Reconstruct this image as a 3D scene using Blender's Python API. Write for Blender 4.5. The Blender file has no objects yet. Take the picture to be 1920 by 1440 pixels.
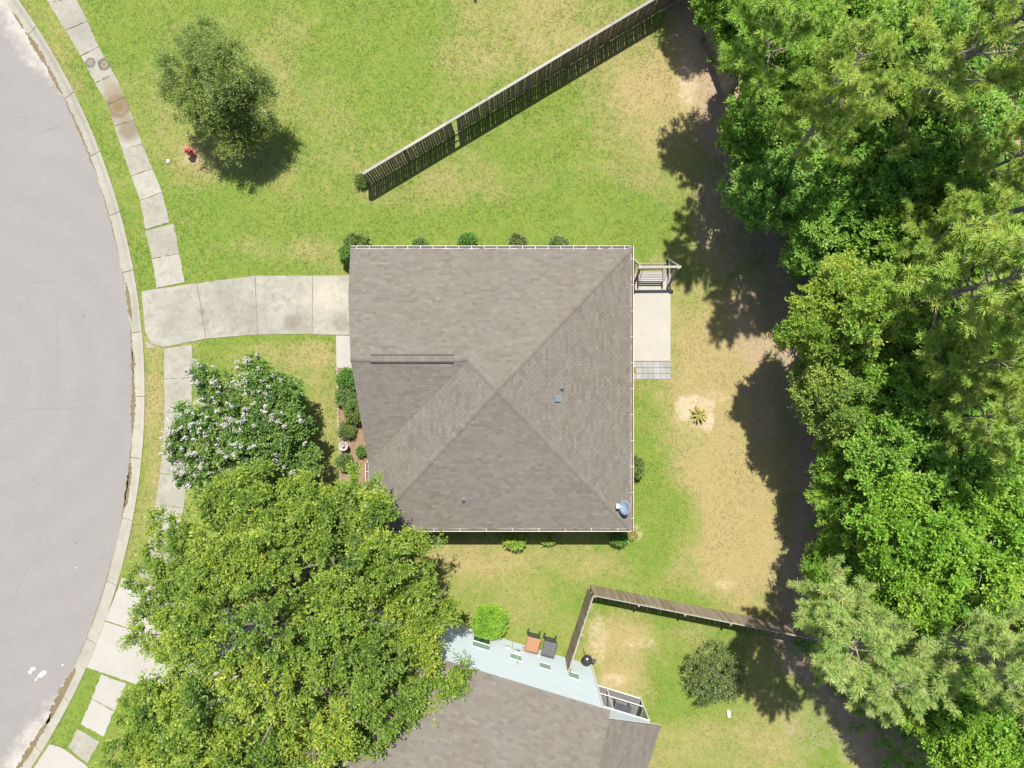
import bpy, math, random
import numpy as np
from mathutils import Vector, Matrix

# ------------------------------------------------------------------ camera, sky, sun, exposure
SC = bpy.context.scene
COL = SC.collection
CAM_H, FPX = 37.0, 1332.0            # drone height (m), focal length in photo pixels (1920 wide)
cam = bpy.data.cameras.new('camera'); cam_o = bpy.data.objects.new('camera', cam); COL.objects.link(cam_o)
cam_o.location = (0, 0, CAM_H); cam.sensor_width = 36.0; cam.lens = 36.0 * FPX / 1920.0
cam.clip_end = 2000; SC.camera = cam_o
SUN_EL = math.radians(64.8)
world = bpy.data.worlds.new('World'); SC.world = world; world.use_nodes = True
nt = world.node_tree; nt.nodes.clear()
sky = nt.nodes.new('ShaderNodeTexSky'); sky.sky_type = 'NISHITA'; sky.sun_disc = False
sky.sun_elevation = SUN_EL; sky.sun_rotation = math.radians(-4); sky.air_density = 1.0; sky.dust_density = 1.5
bg = nt.nodes.new('ShaderNodeBackground'); bg.inputs[1].default_value = 0.10
wo = nt.nodes.new('ShaderNodeOutputWorld'); nt.links.new(sky.outputs[0], bg.inputs[0]); nt.links.new(bg.outputs[0], wo.inputs[0])
sun = bpy.data.lights.new('sun', 'SUN'); sun.energy = 5.0; sun.angle = math.radians(0.6); sun.color = (1.0, 0.965, 0.90)
sun_o = bpy.data.objects.new('sun', sun); COL.objects.link(sun_o); sun_o.location = (0, 20, 40)
SUN_AZ = math.radians(4)          # a little west of the top of the picture
sun_o.rotation_euler = Vector((-math.sin(SUN_AZ)*math.cos(SUN_EL), math.cos(SUN_AZ)*math.cos(SUN_EL), math.sin(SUN_EL))).to_track_quat('Z', 'Y').to_euler()
SC.view_settings.view_transform = 'Standard'; SC.view_settings.look = 'None'
SC.view_settings.exposure = 1.08; SC.view_settings.gamma = 1.0
SC.render.engine = 'CYCLES'
SC.cycles.max_bounces = 8; SC.cycles.transparent_max_bounces = 8; SC.cycles.diffuse_bounces = 4

random.seed(7); RNG = np.random.default_rng(7)
PI = math.pi

def at(px, py, h=0.0):
    k = (CAM_H - h) / FPX
    return Vector(((px - 960) * k, (720 - py) * k, h))

# ------------------------------------------------------------------ materials
MATS = {}
class N:
    def __init__(s, name):
        s.m = bpy.data.materials.new(name); s.m.use_nodes = True; s.t = s.m.node_tree; s.t.nodes.clear()
        s.out = s.new('ShaderNodeOutputMaterial')
    def new(s, t, **k):
        n = s.t.nodes.new(t)
        for a, v in k.items(): setattr(n, a, v)
        return n
    def put(s, inp, v):
        if hasattr(v, 'is_output') or isinstance(v, bpy.types.NodeSocket): s.t.links.new(v, inp)
        else: inp.default_value = v
    def math(s, op, a, b=0.0, clamp=False):
        n = s.new('ShaderNodeMath', operation=op, use_clamp=clamp); s.put(n.inputs[0], a); s.put(n.inputs[1], b); return n.outputs[0]
    def pos(s): return s.new('ShaderNodeNewGeometry').outputs['Position']
    def noise(s, scale, detail=3, rough=.55, vec=None, dist=0.0):
        n = s.new('ShaderNodeTexNoise'); n.inputs['Scale'].default_value = scale; n.inputs['Detail'].default_value = detail
        n.inputs['Roughness'].default_value = rough; n.inputs['Distortion'].default_value = dist
        s.t.links.new(vec if vec is not None else s.pos(), n.inputs['Vector']); return n.outputs['Fac']
    def ramp(s, fac, stops):
        n = s.new('ShaderNodeValToRGB'); r = n.color_ramp
        while len(r.elements) < len(stops): r.elements.new(0.5)
        for e, (p, c) in zip(r.elements, stops):
            e.position = p; e.color = (c, c, c, 1) if isinstance(c, (int, float)) else (*c, 1)
        s.put(n.inputs[0], fac); return n.outputs[0]
    def mix(s, f, a, b, mode='MIX'):
        n = s.new('ShaderNodeMixRGB', blend_type=mode); s.put(n.inputs[0], f)
        for i, v in ((1, a), (2, b)): s.put(n.inputs[i], (*v, 1) if isinstance(v, tuple) and len(v) == 3 else v)
        return n.outputs[0]
    def scale(s, col, f):
        n = s.new('ShaderNodeVectorMath', operation='SCALE'); s.put(n.inputs[0], col); s.put(n.inputs['Scale'], f); return n.outputs[0]
    def rgb(s, c):
        n = s.new('ShaderNodeRGB'); n.outputs[0].default_value = (*c, 1); return n.outputs[0]
    def attr(s, name): 
        n = s.new('ShaderNodeAttribute'); n.attribute_name = name; return n.outputs['Fac']
    def rand_obj(s): return s.new('ShaderNodeObjectInfo').outputs['Random']
    def rand_isl(s): return s.new('ShaderNodeNewGeometry').outputs['Random Per Island']
    def bump(s, h, strength, dist=.02):
        n = s.new('ShaderNodeBump'); n.inputs['Strength'].default_value = strength; n.inputs['Distance'].default_value = dist
        s.put(n.inputs['Height'], h); return n.outputs[0]
    def done(s, col, rough=.8, spec=.3, metal=0.0, normal=None, transl=0.0, transl_col=None):
        p = s.new('ShaderNodeBsdfPrincipled'); s.put(p.inputs['Base Color'], (*col, 1) if isinstance(col, tuple) else col)
        s.put(p.inputs['Roughness'], rough); p.inputs['Specular IOR Level'].default_value = spec; p.inputs['Metallic'].default_value = metal
        if normal is not None: s.t.links.new(normal, p.inputs['Normal'])
        sh = p.outputs[0]
        if transl:
            tr = s.new('ShaderNodeBsdfTranslucent'); s.put(tr.inputs[0], transl_col if transl_col is not None else col)
            mx = s.new('ShaderNodeMixShader'); mx.inputs[0].default_value = transl
            s.t.links.new(sh, mx.inputs[1]); s.t.links.new(tr.outputs[0], mx.inputs[2]); sh = mx.outputs[0]
        s.t.links.new(sh, s.out.inputs[0]); return s.m

def plain(name, col, rough=.8, var=.12, scale=4.0, bump=0.0, bscale=60.0, rnd=0.0, isl=0.0, metal=0.0, spec=.3, fine=0.0):
    if name in MATS: return MATS[name]
    n = N(name)
    f = n.math('MULTIPLY_ADD', n.noise(scale, 4), 2*var); n.t.nodes[-1].inputs[2].default_value = 1 - var
    if fine:
        g = n.math('MULTIPLY_ADD', n.noise(bscale, 2), 2*fine); n.t.nodes[-1].inputs[2].default_value = 1 - fine; f = n.math('MULTIPLY', f, g)
    if rnd:
        g = n.math('MULTIPLY_ADD', n.rand_obj(), 2*rnd); n.t.nodes[-1].inputs[2].default_value = 1 - rnd; f = n.math('MULTIPLY', f, g)
    if isl:
        g = n.math('MULTIPLY_ADD', n.rand_isl(), 2*isl); n.t.nodes[-1].inputs[2].default_value = 1 - isl; f = n.math('MULTIPLY', f, g)
    c = n.scale(n.rgb(col), f)
    b = n.bump(n.noise(bscale, 3), bump) if bump else None
    MATS[name] = n.done(c, rough, spec, metal, b); return MATS[name]

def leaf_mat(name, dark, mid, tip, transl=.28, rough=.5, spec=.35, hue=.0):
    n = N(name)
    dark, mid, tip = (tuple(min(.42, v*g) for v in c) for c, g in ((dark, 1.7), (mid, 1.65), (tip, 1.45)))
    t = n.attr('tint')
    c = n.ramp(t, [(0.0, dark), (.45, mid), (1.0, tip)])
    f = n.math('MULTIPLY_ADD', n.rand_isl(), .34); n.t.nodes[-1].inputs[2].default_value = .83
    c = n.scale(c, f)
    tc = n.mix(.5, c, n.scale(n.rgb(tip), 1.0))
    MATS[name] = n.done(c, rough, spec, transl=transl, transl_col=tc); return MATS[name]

# --- lawn
def lawn_colour(n, fine=True):
    big = n.noise(.35, 4, .6); med = n.noise(2.2, 4, .6); sm = n.noise(9, 3, .6)
    green = n.mix(n.ramp(big, [(.35, 0), (.68, 1)]), (.086, .143, .021), (.116, .157, .027))
    green = n.mix(n.ramp(med, [(.35, 0.0), (.7, .85)]), green, (.142, .165, .034))
    g2 = n.ramp(sm, [(.3, 0), (.72, 1)]); green = n.mix(n.math('MULTIPLY', g2, .35), green, (.070, .119, .017))
    d = n.attr('dry')
    df = n.math('ADD', d, n.math('MULTIPLY', n.math('SUBTRACT', n.noise(3.2, 5, .7), .5), 1.15), )
    df = n.math('ADD', df, n.math('MULTIPLY', n.math('SUBTRACT', n.noise(14, 3, .7), .5), .45))
    df = n.ramp(df, [(.2, 0), (.95, 1)])
    dryc = n.mix(n.noise(1.3, 4, .6), (.208, .170, .070), (.262, .196, .100))
    return n.mix(n.math('MULTIPLY', df, .88), green, dryc)

n = N('lawn')
c = lawn_colour(n)
dirt = n.math('ADD', n.attr('dirt'), n.math('MULTIPLY', n.math('SUBTRACT', n.noise(3.5, 6, .75), .5), 2.0))
dirt = n.ramp(dirt, [(.38, 0), (.95, .9)])
dirt = n.mix(n.math('GREATER_THAN', n.attr('dirt'), .03), (0, 0, 0), dirt)
sand = n.mix(n.noise(2.5, 4), (.27, .20, .12), (.37, .31, .225))
c = n.mix(dirt, c, sand)
lit = n.math('ADD', n.attr('litter'), n.math('MULTIPLY', n.math('SUBTRACT', n.noise(1.8, 5, .7), .5), .8))
lit = n.ramp(lit, [(.35, 0), (.75, 1)])
litc = n.mix(n.noise(3.5, 5, .7), (.17, .115, .07), (.31, .24, .175))
c = n.mix(lit, c, litc)
f = n.math('MULTIPLY_ADD', n.noise(26, 3, .7), .7); n.t.nodes[-1].inputs[2].default_value = .68
c = n.scale(c, f)
MATS['lawn'] = n.done(c, .95, .1, normal=n.bump(n.noise(30, 3, .7), .6, .05))
n = N('grass_blade')
c = lawn_colour(n)
f = n.math('MULTIPLY_ADD', n.rand_isl(), .5); n.t.nodes[-1].inputs[2].default_value = .92
MATS['grass'] = n.done(n.scale(c, f), .7, .2, transl=.25)

# --- asphalt, concrete
n = N('asphalt')
a = n.noise(.35, 5, .6); b = n.noise(45, 3, .8); c3 = n.noise(3.0, 5, .6)
c = n.mix(n.ramp(a, [(.3, 0), (.75, 1)]), (.156, .147, .137), (.168, .158, .147))
c = n.mix(n.ramp(c3, [(.45, 0), (.8, .5)]), c, (.182, .168, .152))
pale = n.attr('pale'); pf = n.math('ADD', pale, n.math('MULTIPLY', n.math('SUBTRACT', n.noise(1.6, 5, .7), .5), 1.3))
c = n.mix(n.math('MULTIPLY', n.ramp(pf, [(.45, 0), (.95, 1)]), n.math('GREATER_THAN', pale, .02)), c, (.275, .258, .225))
v = n.new('ShaderNodeVectorMath', operation='DISTANCE'); n.put(v.inputs[0], n.pos()); v.inputs[1].default_value = (-28.2, .28, 0)
rr = n.math('ADD', v.outputs['Value'], n.math('MULTIPLY', n.math('SUBTRACT', n.noise(.5, 3), .5), .9))
tr_ = n.math('MULTIPLY_ADD', n.math('SINE', n.math('MULTIPLY', rr, 3.3)), .5); n.t.nodes[-1].inputs[2].default_value = .5
c = n.mix(n.math('MULTIPLY', n.math('MULTIPLY', tr_, n.noise(.8, 4, .6)), .22), c, (.120, .112, .104))
sp = n.ramp(n.noise(2.2, 6, .75), [(.62, 0), (.72, 1)]); c = n.mix(n.math('MULTIPLY', sp, .30), c, (.135, .112, .088))
g9 = n.math('MULTIPLY_ADD', n.noise(16, 4, .8), .5); n.t.nodes[-1].inputs[2].default_value = .75
c = n.scale(c, g9)
f = n.math('MULTIPLY_ADD', b, .7); n.t.nodes[-1].inputs[2].default_value = .65
MATS['asphalt'] = n.done(n.scale(c, f), .9, .25, normal=n.bump(b, .35, .01))

def concrete(name, c1, c2, rnd=.1, stains=(), grey=.35):
    n = N(name); c1, c2 = (c1[0]*.72, c1[1]*.73, c1[2]*.73), (c2[0]*.72, c2[1]*.73, c2[2]*.73)
    c = n.mix(n.ramp(n.noise(.9, 5, .65), [(.3, 0), (.7, 1)]), c1, c2)
    c = n.mix(n.math('MULTIPLY', n.ramp(n.noise(2.4, 7, .75, dist=.6), [(.47, 0), (.72, 1)]), grey), c, (c1[0]*.6, c1[1]*.6, c1[2]*.6))
    for (x, y, r, w, col, amt) in stains:
        v = n.new('ShaderNodeVectorMath', operation='DISTANCE'); n.put(v.inputs[0], n.pos()); v.inputs[1].default_value = (x, y, .04)
        d = n.math('ADD', v.outputs['Value'], n.math('MULTIPLY', n.math('SUBTRACT', n.noise(5, 4), .5), .22))
        ring = n.math('DIVIDE', n.math('ABSOLUTE', n.math('SUBTRACT', d, r)), w)
        ring = n.math('MULTIPLY', n.math('MULTIPLY', n.math('SUBTRACT', 1.0, ring, True), 1.9 if w < .95 else 1.0, True), amt)
        c = n.mix(ring, c, col)
    f = n.math('MULTIPLY_ADD', n.noise(35, 3, .7), .26); n.t.nodes[-1].inputs[2].default_value = .87
    g = n.math('MULTIPLY_ADD', n.rand_obj(), 2*rnd); n.t.nodes[-1].inputs[2].default_value = 1 - rnd
    MATS[name] = n.done(n.scale(c, n.math('MULTIPLY', f, g)), .9, .2, normal=n.bump(n.noise(60, 3), .25, .01)); return MATS[name]
st = []
BR, DK, WET = (.125, .09, .048), (.065, .058, .046), (.10, .075, .042)
for (px, py, r, w, col, amt) in [(170, 118, .21, .09, DK, .75), (170, 118, 0, .22, (.115,.10,.078), .75), (196, 121, .25, .09, DK, .85), (196, 121, 0, .22, BR, .8),
                                 (222, 200, .50, .16, DK, .7), (222, 200, 0, .50, (.10, .07, .03), .95), (222, 200, .2, .9, BR, .55), (242, 243, 0, .8, WET, .7),
                                 (212, 172, 0, .7, (.15, .115, .07), .6), (155, 60, 0, 1.6, (.14, .135, .115), .6)]:
    p = at(px, py); st.append((p.x, p.y, r, w, col, amt))
concrete('sidewalk_concrete', (.265, .245, .20), (.335, .31, .255), .10, st, grey=.6)
concrete('kerb_concrete', (.275, .255, .205), (.335, .31, .255), .06)
dst = []
for (px, py, r, w, col, amt) in [(470, 600, 0, 1.2, (.125, .118, .10), .5), (560, 600, 0, 1.0, (.105, .09, .066), .5), (545, 605, 0, .5, (.09, .075, .05), .4), (330, 590, 0, 1.8, (.13, .125, .108), .5), (430, 570, 0, 1.5, (.135, .13, .112), .45), (640, 605, 0, .6, (.11, .095, .07), .45), (600, 555, 0, 1.3, (.32, .29, .225), .5), (650, 560, 0, 1.0, (.30, .275, .215), .45), (380, 585, 0, .25, (.08, .075, .06), .5)]:
    p = at(px, py); dst.append((p.x, p.y, r, w, col, amt))
concrete('driveway_concrete', (.25, .24, .20), (.34, .315, .255), .05, dst, grey=.75)
concrete('pale_concrete', (.33, .308, .272), (.365, .342, .305), .03, grey=.15)
concrete('patio_concrete', (.355, .333, .280), (.39, .362, .305), .02, grey=.2)
concrete('paver_concrete', (.27, .27, .255), (.31, .305, .29), .10)
plain('dirt_joint', (.13, .10, .055), .95, .3, 8, rnd=.1)
plain('gutter_dirt', (.115, .088, .048), .95, .45, 7, .4, 40)
plain('road_crack', (.115, .108, .098), .95, .2)
plain('road_paint', (.30, .295, .287), .8, .12, 12)
plain('bed_straw', (.165, .112, .068), .95, .35, 5, .8, 35, fine=.35)
plain('edging', (.20, .165, .125), .9, .2, 6, rnd=.15)

# --- wood, metal, paint
n = N('fence_wood')
v = n.new('ShaderNodeMapping'); v.inputs['Scale'].default_value = (14, 14, .8); n.t.links.new(n.pos(), v.inputs[0])
g = n.noise(1.0, 5, .6, v.outputs[0]); r = n.rand_obj()
c = n.mix(r, (.175, .135, .086), (.265, .222, .156)); c = n.mix(n.ramp(g, [(.4, 0), (.7, .7)]), c, (.105, .078, .054))
c = n.mix(n.math('MULTIPLY', n.ramp(n.noise(1.1, 3), [(.5, 0), (.7, 1)]), .4), c, (.22, .21, .185))
MATS['fence_wood'] = n.done(c, .9, .15, normal=n.bump(g, .4, .01))
n = N('weathered_wood')
v = n.new('ShaderNodeMapping'); v.inputs['Scale'].default_value = (8, 8, 2); n.t.links.new(n.pos(), v.inputs[0])
c = n.mix(n.noise(1.0, 5, .6, v.outputs[0]), (.19, .178, .155), (.265, .25, .22)); r = n.math('MULTIPLY_ADD', n.rand_obj(), .3); n.t.nodes[-1].inputs[2].default_value = .85
MATS['weathered_wood'] = n.done(n.scale(c, r), .9, .15)
plain('post_top', (.40, .37, .31), .9, .2, 8, rnd=.1)
plain('bench_wood', (.25, .235, .225), .85, .2, 9, rnd=.1)
plain('bark', (.135, .115, .092), .95, .3, 6, .5, 25)
plain('pine_bark', (.20, .165, .135), .95, .35, 5, .6, 18)
plain('white_metal', (.52, .52, .50), .45, .05, 5, spec=.5)
plain('white_trim', (.50, .50, .48), .6, .05, 4)
plain('gutter_debris', (.085, .055, .035), .95, .4, 9, fine=.3)
plain('house_wall', (.40, .365, .31), .8, .08, 3)
plain('siding', (.36, .41, .42), .6, .05, 2.5, rnd=.03)
plain('garage_panel', (.6, .58, .54), .6, .04)
plain('door_paint', (.12, .05, .04), .5, .05)
plain('dark_frame', (.05, .05, .05), .5, .05)
plain('red_paint', (.44, .115, .085), .55, .15, 14, spec=.4, fine=.15)
plain('stone', (.27, .25, .215), .9, .2, 14, .3, 50)
plain('stone_dark', (.09, .085, .075), .9, .2, 14)
plain('bin_green', (.035, .045, .04), .5, .15, 8, spec=.4)
plain('bin_grey', (.065, .07, .068), .5, .3, 6, spec=.4, fine=.15)
plain('bin_orange', (.235, .118, .064), .5, .12, 6, spec=.4)
plain('black_plastic', (.02, .02, .02), .5, .1)
plain('grill_enamel', (.022, .022, .022), .3, .1, spec=.6)
plain('steel', (.25, .25, .25), .4, .1, metal=.8)
plain('dish_paint', (.135, .175, .215), .45, .06, spec=.4)
plain('vent_metal', (.10, .115, .125), .5, .1, spec=.5)
plain('vent_dark', (.015, .015, .015), .7, .1)
plain('ridge_vent_dark', (.035, .033, .032), .8, .1)
plain('table_top', (.12, .125, .14), .5, .06)
plain('porch_floor', (.27, .26, .24), .8, .08)
plain('deck_felt', (.13, .115, .10), .95, .1)
plain('meter_box', (.38, .39, .39), .5, .05)
n = N('glass'); p = n.new('ShaderNodeBsdfPrincipled'); p.inputs['Base Color'].default_value = (.028, .05, .04, 1); p.inputs['Roughness'].default_value = .06
p.inputs['Specular IOR Level'].default_value = .7; n.t.links.new(p.outputs[0], n.out.inputs[0]); MATS['glass'] = n.m
plain('blind', (.16, .27, .20), .6, .05)
n = N('insect_screen'); tr = n.new('ShaderNodeBsdfTransparent'); df = n.new('ShaderNodeBsdfDiffuse'); df.inputs[0].default_value = (.05, .05, .052, 1)
mx = n.new('ShaderNodeMixShader'); mx.inputs[0].default_value = .42; n.t.links.new(tr.outputs[0], mx.inputs[1]); n.t.links.new(df.outputs[0], mx.inputs[2]); n.t.links.new(mx.outputs[0], n.out.inputs[0]); MATS['screen'] = n.m

# --- shingles
def shingle_mat(name, isl=True):
    n = N(name); r = n.rand_isl() if isl else n.rand_obj()
    c = n.ramp(r, [(0, (.150, .122, .104)), (.25, (.185, .157, .134)), (.5, (.205, .178, .152)), (.72, (.170, .138, .117)), (.86, (.188, .168, .150)), (1, (.225, .198, .168))])
    c = n.scale(n.mix(.25, n.mix(1.0, c, (.96, 1.0, .97), 'MULTIPLY'), (.176, .157, .133)), .62)
    if not isl: c = n.mix(.12, c, (.128, .115, .097))
    c = n.mix(n.math('MULTIPLY', n.ramp(n.noise(.5, 4, .6), [(.4, 0), (.75, 1)]), .28), c, (.125, .115, .105))
    f = n.math('MULTIPLY_ADD', n.noise(55, 3, .8), .55); n.t.nodes[-1].inputs[2].default_value = .72
    MATS[name] = n.done(n.scale(c, f), .95, .15, normal=n.bump(n.noise(80, 2), .3, .006))
shingle_mat('shingle'); shingle_mat('ridge_cap', False)

# --- foliage
leaf_mat('oak_leaf', (.032, .058, .010), (.076, .126, .014), (.220, .238, .022), .34)
leaf_mat('crape_leaf', (.026, .055, .010), (.056, .104, .018), (.125, .175, .030), .3)
leaf_mat('cedar_leaf', (.036, .060, .010), (.076, .112, .020), (.160, .190, .038), .3)
leaf_mat('dusky_leaf', (.028, .046, .010), (.055, .080, .020), (.125, .120, .040), .22)
leaf_mat('bright_leaf', (0.0383, 0.0976, 0.009), (0.093, 0.1924, 0.0157), (0.2186, 0.3136, 0.0314), .42)
leaf_mat('wood_leaf_yellow', (0.041, 0.0976, 0.0112), (0.1093, 0.1882, 0.0224), (0.2869, 0.3345, 0.0403), .42)
leaf_mat('wood_leaf_green', (0.038, 0.0925, 0.0096), (0.0907, 0.1763, 0.0168), (0.2196, 0.3061, 0.036), .42)
leaf_mat('wood_leaf_dark', (0.0348, 0.0874, 0.0104), (0.0762, 0.1586, 0.0182), (0.1745, 0.2669, 0.0338), .42)
leaf_mat('wood_leaf_sage', (0.0437, 0.0864, 0.0134), (0.1093, 0.1672, 0.0291), (0.246, 0.2857, 0.0538), .42)
leaf_mat('needle_yellow', (0.0857, 0.158, 0.0173), (0.1654, 0.2682, 0.0368), (0.2757, 0.3881, 0.067), .42)
leaf_mat('needle_sage', (0.0917, 0.1638, 0.0302), (0.1758, 0.2721, 0.0606), (0.2864, 0.3943, 0.1046), .42)
leaf_mat('needle_green', (0.0678, 0.1503, 0.0138), (0.137, 0.2479, 0.0299), (0.2414, 0.3531, 0.0529), .42)
leaf_mat('under_leaf', (0.0329, 0.0873, 0.0094), (0.0757, 0.1612, 0.0162), (0.1812, 0.2856, 0.0324), .42)
leaf_mat('yard_leaf', (.020, .054, .008), (.044, .098, .013), (.100, .160, .024), .26)
leaf_mat('yard_olive', (.024, .048, .008), (.052, .084, .015), (.110, .130, .028), .25)
leaf_mat('shrub_leaf', (.022, .050, .010), (.050, .088, .020), (.120, .140, .040), .25)
leaf_mat('agave_leaf', (.10, .065, .03), (.135, .125, .035), (.23, .21, .06), .1)
n = N('blossom'); f = n.math('MULTIPLY_ADD', n.rand_isl(), .35); n.t.nodes[-1].inputs[2].default_value = .65
MATS['blossom'] = n.done(n.scale(n.rgb((.56, .535, .49)), f), .8, .2, transl=.3)

# ------------------------------------------------------------------ mesh helpers
def origin(parent):
    v = Vector((0, 0, 0)); p = parent
    while p is not None: v += p.location; p = p.parent
    return v
def link(name, me, mat=None, parent=None):
    o = bpy.data.objects.new(name, me); COL.objects.link(o)
    if mat is not None and me is not None and not me.materials: me.materials.append(MATS[mat])
    if parent is not None: o.parent = parent
    return o
def tag(o, label=None, cat=None, group=None, kind=None):
    for k, v in (('label', label), ('category', cat), ('group', group), ('kind', kind)):
        if v: o[k] = v
    return o
def empty(name, loc, label, cat, group=None):
    o = bpy.data.objects.new(name, None); COL.objects.link(o); o.location = loc; o.empty_display_size = .3
    return tag(o, label, cat, group)

class MB:
    def __init__(s): s.v = []; s.f = []
    def add(s, vs, fs):
        b = len(s.v); s.v += [tuple(v) for v in vs]; s.f += [tuple(b + i for i in f) for f in fs]; return s
    def box(s, c, size, rz=0.0, M=None):
        x, y, z = (k / 2 for k in size); m = Matrix.Rotation(rz, 3, 'Z') if M is None else M; c = Vector(c)
        vs = [c + m @ Vector((a*x, b*y, d*z)) for d in (-1, 1) for a, b in ((-1, -1), (1, -1), (1, 1), (-1, 1))]
        return s.add(vs, [(3,2,1,0), (4,5,6,7), (0,1,5,4), (1,2,6,5), (2,3,7,6), (3,0,4,7)])
    def bar(s, p, q, w, h, up=(0, 0, 1)):
        p, q = Vector(p), Vector(q); d = q - p; L = d.length; d.normalize(); side = d.cross(Vector(up))
        if side.length < 1e-4: side = Vector((1, 0, 0))
        side.normalize(); u = side.cross(d)
        return s.box((p + q)/2, (L, w, h), M=Matrix((d, side, u)).transposed())
    def prism(s, poly, z0, z1, bevel=0.0):
        n = len(poly); A = sum(poly[i][0]*poly[(i+1) % n][1] - poly[(i+1) % n][0]*poly[i][1] for i in range(n))
        if A < 0: poly = poly[::-1]
        if bevel:
            cx = sum(p[0] for p in poly)/n; cy = sum(p[1] for p in poly)/n
            inner = []
            for x, y in [(p[0], p[1]) for p in poly]:
                d = Vector((cx-x, cy-y)); d = d.normalized()*bevel*1.4; inner.append((x+d.x, y+d.y))
            vs = [(p[0], p[1], z0) for p in poly] + [(p[0], p[1], z1-bevel) for p in poly] + [(x, y, z1) for x, y in inner]
            fs = [tuple(range(2*n, 3*n))]
            for k in (0, 1):
                fs += [(k*n+i, k*n+(i+1) % n, (k+1)*n+(i+1) % n, (k+1)*n+i) for i in range(n)]
            return s.add(vs, fs)
        vs = [(p[0], p[1], z0) for p in poly] + [(p[0], p[1], z1) for p in poly]
        return s.add(vs, [tuple(range(n))[::-1], tuple(range(n, 2*n))] + [(i, (i+1) % n, n+(i+1) % n, n+i) for i in range(n)])
    def lathe(s, c, prof, n=16, M=None):
        c = Vector(c); vs = []; m = M or Matrix.Identity(3)
        for r, z in prof:
            for k in range(n):
                a = 2*PI*k/n; vs.append(c + m @ Vector((r*math.cos(a), r*math.sin(a), z)))
        fs = [(j*n+k, j*n+(k+1) % n, (j+1)*n+(k+1) % n, (j+1)*n+k) for j in range(len(prof)-1) for k in range(n)]
        fs += [tuple(range(n))[::-1], tuple(range((len(prof)-1)*n, len(prof)*n))]
        return s.add(vs, fs)
    def tube(s, pts, rad, n=7):
        pts = [Vector(p) for p in pts]; vs = []
        for i, p in enumerate(pts):
            d = (pts[min(i+1, len(pts)-1)] - pts[max(i-1, 0)]).normalized()
            a = d.cross(Vector((0, 0, 1)))
            if a.length < .05: a = d.cross(Vector((1, 0, 0)))
            a.normalize(); b = d.cross(a)
            for k in range(n):
                t = 2*PI*k/n; vs.append(p + (a*math.cos(t) + b*math.sin(t))*rad[i])
        fs = [(j*n+k, (j+1)*n+k, (j+1)*n+(k+1) % n, j*n+(k+1) % n) for j in range(len(pts)-1) for k in range(n)]
        fs += [tuple(range(n)), tuple(range((len(pts)-1)*n, len(pts)*n))[::-1]]
        return s.add(vs, fs)
    def mesh(s, name, off=Vector((0, 0, 0)), smooth=False):
        me = bpy.data.meshes.new(name); me.from_pydata([(v[0]-off.x, v[1]-off.y, v[2]-off.z) for v in s.v], [], s.f)
        if smooth: me.polygons.foreach_set('use_smooth', [True]*len(me.polygons))
        me.update(); return me
    def build(s, name, mat, parent=None, smooth=False):
        return link(name, s.mesh(name, origin(parent), smooth), mat, parent)

def quads_mesh(name, V, tint=None, attr='tint', smooth=False):
    """V: (n,4,3) or (n,3,3) separate faces"""
    n, k = V.shape[:2]
    me = bpy.data.meshes.new(name); me.vertices.add(n*k); me.loops.add(n*k); me.polygons.add(n)
    me.vertices.foreach_set('co', np.ascontiguousarray(V, dtype=np.float32).ravel())
    me.loops.foreach_set('vertex_index', np.arange(n*k, dtype=np.int32))
    me.polygons.foreach_set('loop_start', np.arange(0, n*k, k, dtype=np.int32))
    if tint is not None:
        a = me.attributes.new(attr, 'FLOAT', 'FACE'); a.data.foreach_set('value', np.asarray(tint, dtype=np.float32))
    me.update(calc_edges=True); return me

def norm(a): return a / np.maximum(np.linalg.norm(a, axis=-1, keepdims=True), 1e-6)

def clump_leaves(rng, cen, out, rad, twigs, per, leaf, wid=.5, up=.45, spread=.8, tints=None, flat=.55, tipgain=.5):
    n = len(cen); UP = np.array([0, 0, 1.0])
    d = norm(out[:, None, :]*.7 + UP*up + rng.normal(0, spread, (n, twigs, 3))*np.array([1, 1, .7]))
    ln = rad[:, None]*rng.uniform(.55, 1.15, (n, twigs))
    s = np.linspace(.15, 1.0, per)[None, None, :] + rng.uniform(-.07, .07, (n, twigs, per))
    C = cen[:, None, None, :] + d[:, :, None, :]*(ln[:, :, None]*s)[..., None] + rng.normal(0, .03, (n, twigs, per, 3))
    C[..., 2] -= (s**2)*ln[:, :, None]*.12
    side = norm(np.cross(d, UP)); sg = np.where(np.arange(per) % 2 == 0, 1.0, -1.0)
    A = norm(d[:, :, None, :]*.8 + side[:, :, None, :]*sg[None, None, :, None]*.8 + rng.normal(0, .4, C.shape))
    Nn = norm(UP*flat*2.2 + d[:, :, None, :]*.35 + rng.normal(0, .5, C.shape))
    B = norm(np.cross(Nn, A)); 
    L = leaf*rng.uniform(.5, 1.45, (n, twigs, per)); W = L*wid
    if tints is None: tints = rng.uniform(0, 1, n)
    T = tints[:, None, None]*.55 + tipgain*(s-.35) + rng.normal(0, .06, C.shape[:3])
    C, A, B, L, W, T = C.reshape(-1, 3), A.reshape(-1, 3), B.reshape(-1, 3), L.reshape(-1, 1), W.reshape(-1, 1), T.reshape(-1)
    V = np.stack([C, C + A*L*.45 + B*W*.5, C + A*L, C + A*L*.45 - B*W*.5], axis=1)
    return V, np.clip(T, 0, 1)

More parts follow.
